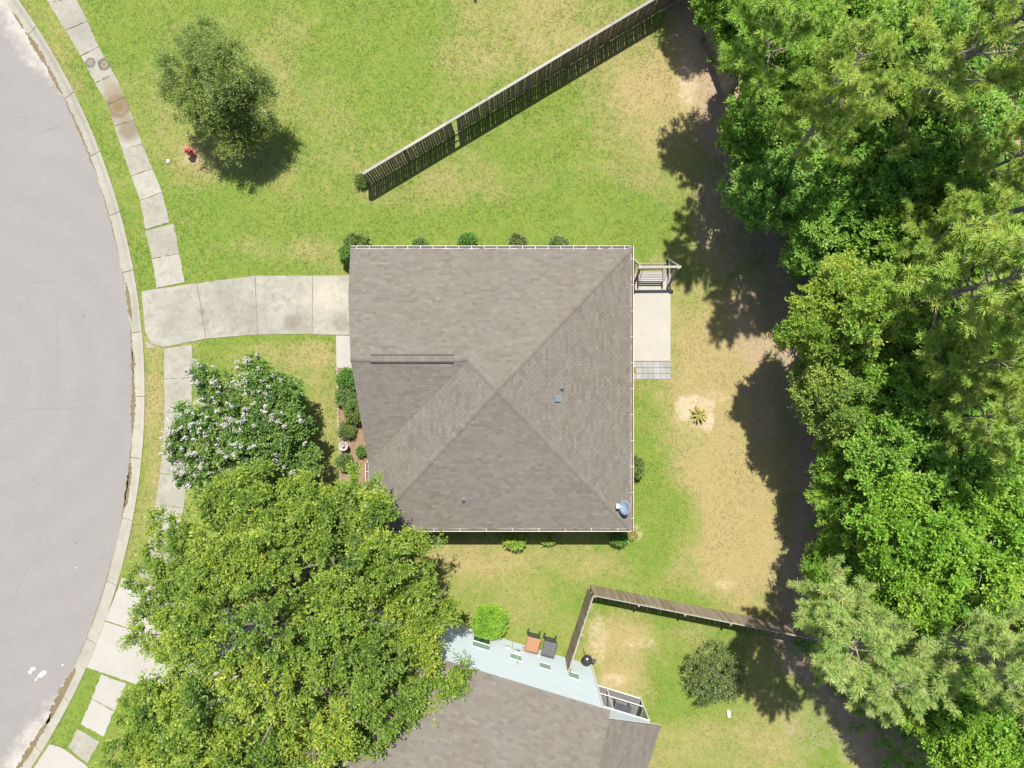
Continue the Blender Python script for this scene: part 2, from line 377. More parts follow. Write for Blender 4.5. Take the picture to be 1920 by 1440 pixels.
def lobe_clumps(rng, lobes, per_lobe, zmin=-.35, inner=.25):
    """points spread over the upper part of a set of ellipsoid lobes"""
    P, O, R = [], [], []
    for (c, r, rz) in lobes:
        m = int(per_lobe*(r/2.2)**2) + 4
        u = norm(rng.normal(0, 1, (m*3, 3))); u = u[u[:, 2] > zmin][:m]
        k = rng.uniform(.72, 1.02, len(u)); ii = rng.random(len(u)) < inner; k[ii] = rng.uniform(.3, .75, ii.sum())
        P.append(np.array(c) + u*np.array([r, r, rz])*k[:, None]); O.append(u); R.append(np.full(len(u), 1.0))
    return np.concatenate(P), np.concatenate(O)

def sublobes(rng, lobes, k=5, f=.5):
    out = []
    for (c, r, rz) in lobes:
        for _ in range(k):
            u = norm(rng.normal(0, 1, 3) + np.array([0, 0, .25])); out.append((tuple(np.array(c) + u*np.array([r, r, rz])*rng.uniform(.5, .68)), r*f*rng.uniform(.8, 1.2), rz*f*rng.uniform(.8, 1.15)))
    return out
def lobe_tints(rng, lobes, P):
    C = np.array([l[0] for l in lobes]); t = np.clip(rng.normal(.5, .27, len(lobes)), 0, 1)
    i = np.concatenate([np.argmin(((P[a:a+500, None, :] - C[None])**2).sum(-1), 1) for a in range(0, len(P), 500)])
    return np.clip(t[i]*.75 + rng.uniform(0, .35, len(P)), 0, 1)
def limbs(mb, base, lobes, top, r0, rng, fork=.35, n=7):
    base = Vector(base); top = Vector(top)
    L = (top - base).length
    pts = [base, base.lerp(top, .3) + Vector((rng.normal(0, .05)*L*.3, rng.normal(0, .05)*L*.3, 0)), base.lerp(top, .6), top]
    mb.tube(pts, [r0*1.25, r0*.85, r0*.6, r0*.2], n)
    for (c, r, rz) in lobes:
        c = Vector(c); t = fork + rng.uniform(0, .25); s = base.lerp(top, min(t, .9))
        mid = s.lerp(c, .5) + Vector((rng.normal(0, .2), rng.normal(0, .2), -.1*(c - s).length*.5 + .15))
        rr = r0*.42*min(1.0, .5 + r/4)
        mb.tube([s, mid, c], [rr, rr*.65, rr*.25], 6)
        for k in range(4):
            e = c + Vector(rng.normal(0, 1, 3)).normalized()*r*.75
            mb.tube([mid.lerp(c, rng.uniform(.2, .9)), c.lerp(e, .5) + Vector((0, 0, .1)), e], [rr*.4, rr*.28, rr*.1], 5)

def tree(name, label, cat, base, lobes, top, r0, mat, seed, per_lobe, twigs, per, leaf, wid=.5, crad=(.5, .85), bark='bark', group=None, sub=0, **kw):
    rng = np.random.default_rng(seed)
    root = empty(name, base, label, cat, group)
    mb = MB(); limbs(mb, base, lobes, top, r0, rng); mb.build('trunk', bark, root, True)
    if sub: lobes = sublobes(rng, lobes, sub)
    P, O = lobe_clumps(rng, lobes, per_lobe); kw['tints'] = lobe_tints(rng, lobes, P); P[:, 2] = np.maximum(P[:, 2], .4)
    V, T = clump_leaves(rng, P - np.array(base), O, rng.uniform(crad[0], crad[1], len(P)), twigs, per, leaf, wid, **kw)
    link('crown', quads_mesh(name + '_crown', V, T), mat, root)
    return root, P, O, rng

def px_lobes(L): return [(tuple(at(x, y, h)), r, r*.8) for (x, y, h, r) in L]

# ------------------------------------------------------------------ value noise for scatter masks
_lat = RNG.random((128, 128))
def vnoise(x, y, s):
    x = np.asarray(x)*s + 1000.3; y = np.asarray(y)*s + 1000.7
    xi, yi = np.floor(x).astype(int), np.floor(y).astype(int); fx, fy = x-xi, y-yi
    fx = fx*fx*(3-2*fx); fy = fy*fy*(3-2*fy)
    g = lambda i, j: _lat[(xi+i) % 128, (yi+j) % 128]
    return (g(0, 0)*(1-fx)+g(1, 0)*fx)*(1-fy) + (g(0, 1)*(1-fx)+g(1, 1)*fx)*fy
def blob(PX, PY, cx, cy, rx, ry, soft=.45, ang=0.0):
    dx, dy = PX-cx, PY-cy; c, s = math.cos(ang), math.sin(ang); u, v = (dx*c+dy*s)/rx, (-dx*s+dy*c)/ry
    return np.clip((1.0 - np.sqrt(u*u+v*v))/soft + .5, 0, 1)

EDGE_Y = [-400, 0, 100, 170, 240, 300, 400, 500, 600, 700, 800, 900, 1000, 1100, 1180, 1250, 1300, 1360, 1440, 1900]
EDGE_X = [1240, 1280, 1320, 1345, 1335, 1375, 1430, 1465, 1480, 1490, 1520, 1520, 1510, 1490, 1480, 1500, 1560, 1600, 1640, 1700]
def masks(x, y):
    PX, PY = 960 + np.asarray(x)*36.0, 720 - np.asarray(y)*36.0
    dry = .30 + .34*(vnoise(x, y, .22) - .5) + .3*(vnoise(x, y, .6) - .5) + .25*(vnoise(x, y, 1.7) - .5)
    for (cx, cy, rx, ry, a) in [(980, 60, 190, 90, .16), (870, 110, 60, 35, .22), (1010, 50, 50, 50, .2), (530, 455, 110, 30, .36), (600, 330, 90, 45, .16), (560, 140, 90, 110, .12), (1220, 150, 150, 110, .34),
                                (1230, 240, 90, 130, .4), (1340, 660, 100, 120, .6), (1400, 880, 80, 180, .75), (1300, 900, 80, 180, .35), (1390, 1060, 70, 90, .55), (900, 1045, 140, 30, .34), (960, 1120, 130, 50, .12),
                                (560, 665, 130, 26, .34), (620, 780, 40, 110, .25), (290, 800, 22, 130, .55), (1160, 1200, 60, 80, .5), (1310, 1400, 170, 60, .28), (1180, 1290, 60, 40, .5), (385, 300, 50, 30, .3),
                                (470, 60, 120, 50, .15), (1290, 480, 60, 60, .2), (1220, 560, 50, 90, .35), (1100, 1060, 60, 25, .2), (1440, 1330, 60, 120, .3)]:
        dry = dry + a*blob(PX, PY, cx, cy, rx, ry, .8)
    dry = dry - .14*np.clip((PY-386+6*np.sin(PX/40.))/8, 0, 1)*np.clip((505-PY)/30, 0, 1)*np.clip((PX-330)/40, 0, 1)*np.clip((700-PX)/80, 0, 1)
    for (cx, cy, rx, ry, a) in [(1215, 930, 55, 130, .55), (1250, 980, 60, 50, .3), (800, 430, 380, 35, .3), (1050, 400, 160, 60, .3), (720, 90, 130, 120, .2), (470, 610, 170, 26, .5), (640, 660, 30, 60, .2), (300, 480, 40, 160, .15),
                                (225, 180, 60, 220, .2), (1230, 1140, 130, 30, .3), (1250, 1300, 70, 60, .35), (420, 380, 100, 30, .3), (150, 1300, 60, 120, .4), (1020, 250, 200, 80, .12), (470, 520, 170, 26, .2), (1185, 440, 60, 40, .4)]:
        dry = dry - a*blob(PX, PY, cx, cy, rx, ry, .8)
    dirt = np.zeros_like(PX)
    for (cx, cy, rx, ry, a) in [(1303, 775, 50, 48, .45), (1285, 765, 20, 26, .95), (1322, 760, 22, 14, .8), (1328, 790, 12, 24, .9), (1300, 748, 22, 9, .85), (1345, 745, 30, 14, .55), (1290, 150, 22, 62, .75), (1270, 90, 25, 40, .3), (1440, 790, 26, 40, .5), (1425, 680, 22, 30, .4), (1360, 1095, 22, 12, .6), (1150, 1275, 30, 16, .65), (1120, 1200, 22, 60, .6), (1195, 1205, 40, 14, .5),
                                (1195, 830, 14, 40, .2), (362, 292, 20, 18, .65), (1236, 742, 10, 14, .45), (1320, 480, 40, 60, .2), (1500, 1000, 16, 90, .4), (490, 215, 26, 20, .6), (1110, 1130, 12, 20, .4), (1195, 1000, 12, 20, .6), (470, 455, 10, 6, .4)]:
        dirt = np.maximum(dirt, a*blob(PX, PY, cx, cy, rx, ry, .7))
    ed = np.interp(PY, EDGE_Y, EDGE_X)
    litter = np.clip((PX - ed + 95)/110, 0, 1)
    for (cx, cy, rx, ry, a) in [(1375, 400, 95, 150, .62), (1420, 590, 70, 120, .62), (1440, 760, 60, 120, .5), (1480, 960, 40, 200, .4), (1290, 70, 50, 60, .5), (1520, 1350, 70, 90, .45)]:
        litter = np.maximum(litter, a*blob(PX, PY, cx, cy, rx, ry, .8))
    return np.clip(dry, 0, 1.2), dirt, litter

# ------------------------------------------------------------------ road geometry (arc)
arc_px = np.array([(43,0),(72,60),(110,117),(135,167),(177,267),(200,333),(227,400),(247,477),(258,547),(270,613),(273,680),(272,747),(267,847),(257,947),(233,1043),(215,1117),(178,1207),(157,1257),(127,1320),(92,1393),(62,1440)], float)
AX, AY = (arc_px[:, 0]-960)/36.0, (720-arc_px[:, 1])/36.0
sol = np.linalg.lstsq(np.c_[2*AX, 2*AY, np.ones_like(AX)], AX**2+AY**2, rcond=None)[0]
RCX, RCY = sol[0], sol[1]; RO = math.sqrt(sol[2]+RCX**2+RCY**2); RK = RO - .68; RI = RO - 9.6
def arc_pt(r, a): return (RCX + r*math.cos(a), RCY + r*math.sin(a))

# ------------------------------------------------------------------ slabs (photo pixels)
WALK_JOINTS = [((62,-45),(105,-68)), ((91,5),(143,-4)), ((123,58),(165,40)), ((152,105),(186,88)), ((178,156),(215,139)), ((202,197),(236,182)), ((215,237),(252,225)), ((229,281),(267,270)), ((246,330),(287,317)), ((263,376),(305,361)), ((273,430.5),(319,417))]
WALK_B = [((272,432.5),(327,419)), ((285,485),(337,476)), ((294,541),(347,529))]
WALK2 = [((308,654),(360,646)), ((308,711),(361,708)), ((309,769),(360,769)), ((306,828),(357,829)), ((300,888),(352,893)), ((292,945),(345,953)), ((281,1005),(334,1015)), ((262,1080),(315,1097))]
WALK3 = [((190,1263),(238,1281)), ((172,1310),(216,1333)), ((152,1358),(194,1382))]
WALK4 = [((145,1366),(188,1390)), ((127,1400),(164,1432))]
DRIVE = [[(266,547),(292,542),(369,531),(386,635),(308,651),(284,644),(272,620)], [(370,531),(478,517),(483,627),(387,635)], [(479,517),(586,517),(585,626),(484,627)], [(587,517),(720,515),(720,629),(586,627)]]
DRIVE_CH = [[(266,546),(266,553),(284,545),(291,542)], [(273,640),(282,645),(292,652),(275,653)]]
NDRIVE = [[(229,1083),(262,1092),(420,1138),(398,1226),(198,1163)], [(197,1165),(397,1228),(373,1322),(160,1250)], [(421,1138),(560,1178),(538,1270),(399,1226)], [(398,1228),(537,1272),(513,1368),(374,1322)]]
NDRIVE2 = [[(93,1395),(110,1399),(127,1408),(164,1436),(180,1460),(40,1490),(62,1442)]]
FWALK = [[(630,629),(720,631),(720,690),(631,690)]]
PATIO = [[(1184,513),(1257,513),(1257,677),(1184,677)]]
ALL_SLABS = []
def poly_w(pts): return [tuple(at(x, y)[:2]) for x, y in pts]
def in_poly(x, y, poly):
    c = np.zeros(len(x), bool); n = len(poly)
    for i in range(n):
        x1, y1 = poly[i]; x2, y2 = poly[(i+1) % n]
        if y1 == y2: continue
        t = ((y1 > y) != (y2 > y)) & (x < (x2-x1)*(y-y1)/(y2-y1) + x1); c ^= t
    return c
def rough_edge(poly, rng, amp=.018, step=.16):
    out = []
    for i in range(len(poly)):
        a, b = Vector(poly[i]), Vector(poly[(i+1) % len(poly)]); L = (b-a).length; k = max(1, int(L/step))
        nn = Vector((-(b-a).y, (b-a).x)).normalized()
        for j in range(k):
            p = a.lerp(b, j/k); 
            if j: p = p + nn*rng.normal(0, amp)
            out.append((p.x, p.y))
    return out
def slab_set(name, part, polys, mat, z=.03, gap=.012, amp=.014):
    rng = np.random.default_rng(len(name)*7+len(polys))
    base = MB(); allp = [p for q in polys for p in q]
    root = bpy.data.objects.new(name, None); COL.objects.link(root); root.location = (*allp[0], 0); root['kind'] = 'structure'
    for q in polys:
        ALL_SLABS.append((q, -.02 if 'walk' not in name else .035))
        n = len(q); cx = sum(p[0] for p in q)/n; cy = sum(p[1] for p in q)/n
        q2 = [(x + (cx-x)*gap/max(.01, math.hypot(cx-x, cy-y)), y + (cy-y)*gap/max(.01, math.hypot(cx-x, cy-y))) for x, y in q]
        MB().prism(rough_edge(q2, rng, amp), -.1, z + rng.uniform(-.006, .006)).build(part, mat, root)
    if name == 'driveway':        # soil packed in the joints
        for k, q in enumerate(polys[:4]):
            n = len(q); cx = sum(p[0] for p in q)/n; cy = sum(p[1] for p in q)/n
            base.prism([(x - (cx-x)*.022/max(.01, math.hypot(cx-x, cy-y)), y - (cy-y)*.022/max(.01, math.hypot(cx-x, cy-y))) for x, y in q], -.09, .012 + .002*k)
        base.build('joint_soil', 'dirt_joint', root)
    return root
def ladder(J): return [poly_w([J[i][0], J[i][1], J[i+1][1], J[i+1][0]]) for i in range(len(J)-1)]

# ------------------------------------------------------------------ ground sheet
def axis(lo, hi, d): 
    far = [30, 60, 120, 260, 600]
    return np.concatenate([[lo - f for f in far[::-1]], np.arange(lo, hi+d/2, d), [hi + f for f in far]])
gx, gy = axis(-28.5, 28.5, .16), axis(-22, 22.5, .16)
GX, GY = np.meshgrid(gx, gy); GX, GY = GX.ravel(), GY.ravel()
GR = np.hypot(GX-RCX, GY-RCY)
GZ = np.where((GR < RO - .2) & (GR > RI + .2), -.25, 0.0)
dry, dirt, lit = masks(GX, GY)
GZ = GZ + np.where(GZ == 0, .02*(vnoise(GX, GY, .8)-.5), 0)
me = bpy.data.meshes.new('ground'); nx, ny = len(gx), len(gy)
idx = np.arange(nx*ny).reshape(ny, nx)
F = np.stack([idx[:-1, :-1], idx[:-1, 1:], idx[1:, 1:], idx[1:, :-1]], -1).reshape(-1, 4)
me.vertices.add(nx*ny); me.vertices.foreach_set('co', np.stack([GX, GY, GZ], 1).astype(np.float32).ravel())
me.loops.add(F.size); me.loops.foreach_set('vertex_index', F.ravel().astype(np.int32)); me.polygons.add(len(F)); me.polygons.foreach_set('loop_start', np.arange(0, F.size, 4, dtype=np.int32))
for k, a in (('dry', dry), ('dirt', dirt), ('litter', lit)):
    me.attributes.new(k, 'FLOAT', 'POINT').data.foreach_set('value', a.astype(np.float32))
me.update(calc_edges=True)
link('ground', me, 'lawn')['kind'] = 'structure'

# ------------------------------------------------------------------ road
A0, A1, NA = -1.15, 1.15, 220
vs, fs, pale = [], [], []
rads = np.linspace(RI+.3, RK+.02, 26)
for i in range(NA+1):
    a = A0 + (A1-A0)*i/NA
    for r in rads:
        x, y = arc_pt(r, a); vs.append((x, y, -.085)); px, py = 960+x*36, 720-y*36
        t = max(0, 1-(RK-r)/1.9)
        w = 0
        if py < 230: w = min(1, (230-py)/110)
        if py > 1180: w = max(w, min(1, (py-1180)/200))
        if 740 < py < 900: w = max(w, .28)
        pale.append(t*w*.95)
m = len(rads)
fs = [(i*m+j, i*m+j+1, (i+1)*m+j+1, (i+1)*m+j) for i in range(NA) for j in range(m-1)]
me = bpy.data.meshes.new('road'); me.from_pydata(vs, [], fs); me.attributes.new('pale', 'FLOAT', 'POINT').data.foreach_set('value', np.array(pale, dtype=np.float32))
road = link('road', me, 'asphalt'); road['kind'] = 'structure'
def ribbon(pts, w, z, rng=None):
    V, Fq = [], []
    for i, p in enumerate(pts):
        p = Vector(p); a = Vector(pts[max(i-1, 0)]); b = Vector(pts[min(i+1, len(pts)-1)]); d = (b-a).normalized(); nn = Vector((-d.y, d.x))
        ww = w[i] if hasattr(w, '__len__') else w
        V += [(*(p+nn*ww/2), z), (*(p-nn*ww/2), z)]
    return V, [(2*i, 2*i+1, 2*i+3, 2*i+2) for i in range(len(pts)-1)]
def wiggle(a, b, n, amp, seed):
    r = np.random.default_rng(seed); a, b = Vector(a), Vector(b); nn = Vector((-(b-a).y, (b-a).x)).normalized(); off = 0; out = []
    for i in range(n+1):
        off = off*.7 + r.normal(0, amp); out.append(tuple(a.lerp(b, i/n) + nn*off))
    return out
for k, (p, q) in enumerate([((107,580),(106,720)), ((40,768),(125,765)), ((125,766),(170,761)), ((60,530),(105,525)), ((78,1370),(90,1375)), ((216,733),(250,741)), ((20,1130),(52,1060)), ((70,248),(112,235))]):
    P = wiggle(poly_w([p])[0], poly_w([q])[0], 26, .012, 40+k)
    MB().add(*ribbon(P, .014 if k != 4 else .05, -.081)).build('road_crack', 'road_crack', road)
for pts in [[(50,1262),(57,1252),(63,1251),(66,1257),(60,1259),(57,1266),(52,1265)], [(63,1277),(72,1263),(80,1257),(87,1260),(83,1267),(78,1270),(70,1271),(65,1279)], [(113,1247),(117,1246),(117,1250),(114,1250)], [(138,1065),(142,1064),(142,1067)]]:
    MB().prism(rough_edge(poly_w(pts), np.random.default_rng(3), .02, .08), -.083, -.080).build('paint_spot', 'road_paint', road)
for (px, py) in [(140,1019), (155,593), (62,900)]:
    p = at(px, py); MB().lathe((p.x, p.y, -.082), [(.04, 0), (.03, .01), (.01, .015)], 7).build('pebble', 'gutter_dirt', road)

# kerb: rolled gutter sections
kerb = bpy.data.objects.new('kerb', None); COL.objects.link(kerb); kerb['kind'] = 'structure'; kerb.location = (*arc_pt(RO, 0), 0)
def ang_of_py(py, r=None):
    return math.asin(((720-py)/36.0 - RCY)/(r or RO))
kj = [ang_of_py(y) for y in (-190, -70, 50, 173, 284, 397, 506, 622, 743, 860, 976, 1097, 1207, 1316, 1410, 1530, 1640)]
prof = [(RK, -.25), (RK, -.078), (RK+.12, -.082), (RK+.34, -.06), (RK+.5, .015), (RK+.58, .038), (RO, .040), (RO, -.25)]
for i in range(len(kj)-1):
    a, b = kj[i]-.0004, kj[i+1]+.0004; k = 14; vs = []
    for j in range(k+1):
        t = a + (b-a)*j/k
        for r, z in prof: vs.append((*arc_pt(r, t), z))
    m = len(prof); fs = [(j*m+q, j*m+q+1, (j+1)*m+q+1, (j+1)*m+q) for j in range(k) for q in range(m-1)] + [tuple(range(m))[::-1], tuple(range(k*m, k*m+m))]
    MB().add(vs, fs).build('kerb_section', 'kerb_concrete', kerb)
# weeds and washed dirt lying in the gutter
def gutter_strip(y0, y1, wmax, seed, off=.03):
    r = np.random.default_rng(seed); k = int(abs(y1-y0)/3)+4; pts, w = [], []
    for j in range(k+1):
        t = j/k; py = y0+(y1-y0)*t; a = ang_of_py(py); 
        w.append(max(.015, wmax*math.sin(PI*min(max(t, .02), .98))**.7*(.45+.8*r.random()))); pts.append(arc_pt(RK + off + r.normal(0, .02), a))
    V, Fq = ribbon(pts, w, -.072); return V, Fq
mb = MB()
for a in [(8,40,.16,1), (45,110,.30,2), (105,165,.22,3), (160,330,.12,4), (330,480,.06,5), (500,530,.05,6), (525,600,.26,7,.12), (600,680,.08,8), (655,700,.22,9), (690,820,.25,10), (820,1000,.10,11), (870,960,.28,12,.1), (1000,1260,.05,13), (1262,1370,.55,14,.12), (1350,1480,.34,15,.08)]:
    mb.add(*gutter_strip(*a))
g = mb.build('gutter_dirt', 'gutter_dirt'); g['kind'] = 'stuff'; g['label'] = 'brown dirt and weeds washed along the kerb gutter'

# walks, drives, patio
slab_set('sidewalk', 'slab', ladder(WALK_JOINTS) + ladder(WALK_B), 'sidewalk_concrete', gap=.018, amp=.016)
slab_set('sidewalk', 'slab', ladder(WALK2), 'sidewalk_concrete', gap=.015, amp=.012)
slab_set('sidewalk', 'slab', ladder(WALK3), 'pale_concrete', gap=.025, amp=.02)
slab_set('sidewalk', 'slab', ladder(WALK4), 'sidewalk_concrete', gap=.03, amp=.02)
slab_set('driveway', 'slab', [poly_w(p) for p in DRIVE] + [poly_w(p) for p in DRIVE_CH], 'driveway_concrete', gap=.005, amp=.005)
slab_set('driveway', 'slab', [poly_w(p) for p in NDRIVE], 'pale_concrete', gap=.006, amp=.008)
slab_set('driveway', 'slab', [poly_w(p) for p in NDRIVE2], 'pale_concrete', gap=.012, amp=.012)
slab_set('front_walk', 'slab', [poly_w(p) for p in FWALK], 'pale_concrete', gap=.006, amp=.004)
patio = slab_set('patio', 'slab', [poly_w(p) for p in PATIO], 'patio_concrete', z=.04, gap=.004, amp=.003)
pv = []
for r_ in range(3):
    off = -2
    x = 1183 + off
    while x < 1257:
        x0, x1 = max(x, 1180), min(x+11.2, 1257.5)
        if x1 - x0 > 2 and not (r_ == 1 and x0 < 1183): pv.append(poly_w([(x0, 678.5+r_*11), (x1, 678.5+r_*11), (x1, 678.5+r_*11+10.8), (x0, 678.5+r_*11+10.8)]))
        x += 11.2
slab_set('paver_row', 'paver', pv, 'paver_concrete', z=.035, gap=.012, amp=.001)

# planting bed
bed = [(633,690),(700,690),(700,905),(640,905)]
b_o = MB().prism(rough_edge(poly_w(bed), np.random.default_rng(5), .02), -.05, .016).build('planting_bed', 'bed_straw'); b_o['kind'] = 'structure'
r5 = np.random.default_rng(11)
for k in range(26):
    y = 692 + k*8.2; p = at(632 + (y-690)*.035 + r5.normal(0, .4), y)
    MB().box((p.x, p.y, .03), (.10, .21, .10), r5.normal(0, .08)).build('edging_block', 'edging', b_o)

# ------------------------------------------------------------------ roofs
def shingles(name, poly, eave, parent, mat='shingle', exp=.142, tab=.26, seed=1):
    poly = [Vector(p) for p in poly]; e = Vector(eave).normalized(); nrm = Vector((0, 0, 0))
    for i in range(len(poly)): nrm += (poly[i]-poly[0]).cross(poly[(i+1) % len(poly)]-poly[0])
    nrm.normalize()
    if nrm.z < 0: nrm = -nrm
    s = nrm.cross(e)
    if s.z < 0: s = -s; e = -e
    o = poly[0]; uv = [((p-o).dot(e), (p-o).dot(s)) for p in poly]
    v0, v1 = min(v for u, v in uv), max(v for u, v in uv)
    def interval(v):
        xs = []
        for i in range(len(uv)):
            (ua, va), (ub, vb) = uv[i], uv[(i+1) % len(uv)]
            if (va > v) != (vb > v): xs.append(ua + (ub-ua)*(v-va)/(vb-va))
        return (min(xs), max(xs)) if len(xs) > 1 else None
    r = np.random.default_rng(seed); Q = []; row = 0; v = v0
    E, S, NN, O = np.array(e), np.array(s), np.array(nrm), np.array(o)
    P3 = lambda u, w, h: O + E*u + S*w + NN*h
    while v < v1 - .01:
        va, vb = v, min(v+exp, v1); ia, ib = interval(va+.004), interval(vb-.004)
        if ia is None: ia = ib
        if ib is None: ib = ia
        if ia:
            if abs(ia[0]-ib[0]) > .8 or abs(ia[1]-ib[1]) > .8: ib = ia
            u = math.floor(min(ia[0], ib[0])/tab)*tab + (tab/2 if row % 2 else 0) - tab + r.normal(0, .02)
            while u < max(ia[1], ib[1]):
                w = tab*(1 if r.random() < .85 else 2)
                a0, a1 = max(u, ia[0]), min(u+w-.008, ia[1]); b0, b1 = max(u, ib[0]), min(u+w-.008, ib[1])
                if a1 > a0 or b1 > b0:
                    a1 = max(a1, a0); b1 = max(b1, b0); b0 = min(b0, b1)
                    h = .009 + (.004 if r.random() < .35 else 0) + r.normal(0, .001); j = r.normal(0, .004)
                    Q += [[P3(a0, va+j, h), P3(a1, va+j, h), P3(b1, vb+.01, .004), P3(b0, vb+.01, .004)], [P3(a0, va+j, 0), P3(a1, va+j, 0), P3(a1, va+j, h), P3(a0, va+j, h)]]
                u += w
        v += exp; row += 1
    Q = np.array(Q); off = np.array(origin(parent)); n = len(Q)//2
    # six-corner islands: top face and front lip share the lower edge
    V = np.stack([Q[0::2, 0], Q[0::2, 1], Q[0::2, 2], Q[0::2, 3], Q[1::2, 0], Q[1::2, 1]], 1) - off
    me = bpy.data.meshes.new(name); me.vertices.add(n*6); me.vertices.foreach_set('co', V.astype(np.float32).ravel())
    li = (np.arange(n)[:, None]*6 + np.array([0,1,2,3,4,5,1,0])).ravel().astype(np.int32)
    me.loops.add(n*8); me.loops.foreach_set('vertex_index', li); me.polygons.add(n*2); me.polygons.foreach_set('loop_start', np.arange(0, n*8, 4, dtype=np.int32)); me.polygons.foreach_set('use_smooth', np.zeros(n*2, bool))
    me.update(calc_edges=True); ob = link(name, me, mat, parent); ob['kind'] = 'stuff'
    dk = MB(); lo = [p - nrm*.012 for p in poly]; lo2 = [p - nrm*.10 for p in poly]; k = len(poly)
    dk.add(lo + lo2, [tuple(range(k)), tuple(range(k, 2*k))[::-1]] + [(i, (i+1) % k, k+(i+1) % k, k+i) for i in range(k)]).build('roof_deck', 'deck_felt', parent)
    return ob
cap_prof = [(-.14, -.036), (-.06, -.009), (0, 0), (.06, -.009), (.14, -.036)]
def cap_mesh(seed):
    r = random.Random(seed); vs = []
    for x, dz in ((0, .030), (.30, .012)):
        vs += [(x, y*(1+r.uniform(-.04, .04)), z+dz) for y, z in cap_prof]
    vs += [(0, y, z) for y, z in cap_prof]
    return MB().add(vs, [(i, i+1, 6+i, 5+i) for i in range(4)] + [(10+i, 11+i, i+1, i) for i in range(4)]).mesh('ridge_cap')
CAPS = [cap_mesh(k) for k in range(4)]
def ridge_caps(a, b, parent, step=.205, lift=.012):
    a, b = Vector(a), Vector(b); d = (b-a); L = d.length; d.normalize(); side = Vector((0, 0, 1)).cross(d).normalized(); u = d.cross(side)
    M = Matrix((d, side, u)).transposed().to_4x4(); k = int(L/step)
    for i in range(k):
        o = link('ridge_cap', CAPS[random.randrange(4)], 'ridge_cap', parent)
        o.matrix_basis = Matrix.Translation(a + d*(i*step) + u*lift + side*random.uniform(-.008, .008) - origin(parent)) @ M
def gutter(a, b, parent, out, debris=True, hang=.63, mat='white_metal'):
    a, b, out = Vector(a), Vector(b), Vector(out).normalized(); mb = MB()
    mb.bar(a + out*.125 + Vector((0, 0, -.03)), b + out*.125 + Vector((0, 0, -.03)), .016, .12); mb.bar(a + out*.007 + Vector((0, 0, -.035)), b + out*.007 + Vector((0, 0, -.035)), .012, .11)
    mb.bar(a + out*.066 + Vector((0, 0, -.088)), b + out*.066 + Vector((0, 0, -.088)), .095, .008)
    g = mb.build('gutter', mat, parent)
    if debris: MB().bar(a + out*.064 + Vector((0, 0, -.055)), b + out*.064 + Vector((0, 0, -.055)), .092, .05).build('leaf_debris', 'gutter_debris', g)
    L = (b-a).length; k = int(L/hang)
    for i in range(k+1):
        p = a.lerp(b, (i+.5)/(k+1)); MB().bar(p - out*.05 + Vector((0, 0, .034)), p + out*.13 + Vector((0, 0, .034)), .014, .006).build('hanger', mat, g)
    return g

# ------------------------------------------------------------------ the house
HE, PITCH = 2.6, .29
kE = (CAM_H-HE)/FPX
YN, YS, XE, XW, YG, XF = 254*kE, -271.5*kE, 223*kE, -269.5*kE, -148*kE, -303*kE
YA = (YN+YS)/2; HA = HE + PITCH*(YN-YA); XA = -28*(CAM_H-HA)/FPX
YR = 1.17; HR = HE + PITCH*(YN-YR); sW = (HA-HE)/(XA-XW); XQ = XW + (HR-HE)/sW
XEr = -303*(CAM_H-HR)/FPX; hM = HE + PITCH*(YN - 4.25); XM = -307*(CAM_H-hM)/FPX
pA, pB, pC, pD = (XE, YN, HE), (XE, YS, HE), (XW, YS, HE), (XW, YG, HE)
pE, pM, pF, pP, pQ = (XEr, YR, HR), (XM, 4.25, hM), (XF, YN, HE), (XA, YA, HA), (XQ, YR, HR)
house = empty('house', (XA, YA, 0), 'brown shingled hip roofed house in the middle of the lot', 'house')
shingles('shingles', [pF, pA, pP, pQ, pE, pM], (1, 0, 0), house, seed=1)
shingles('shingles', [pA, pB, pP], (0, 1, 0), house, seed=2)
shingles('shingles', [pB, pC, pP], (1, 0, 0), house, seed=3)
shingles('shingles', [pC, pD, pQ, pP], (0, 1, 0), house, seed=4)
shingles('shingles', [pD, pQ, pE], (1, 0, 0), house, seed=5)
for a, b in ((pA, pP), (pB, pP), (pC, pP), (pQ, pP), (pE, pQ)): ridge_caps(a, b, house)
# ridge vent over the front gable
va, vb = at(694, 671, HR).x, at(851, 671, HR).x
rv = MB()
for s in (-1, 1): rv.bar((va, YR + s*.165, HR-.03), (vb, YR + s*.165, HR-.03), .07, .09)
rv_o = rv.build('ridge_vent', 'ridge_vent_dark', house)
k = int((vb-va)/.3)
for i in range(k):
    MB().bar((va + i*(vb-va)/k + .004, YR, HR+.045), (va + (i+1)*(vb-va)/k - .004, YR, HR+.045), .27, .03).build('vent_cap', 'ridge_cap', rv_o)
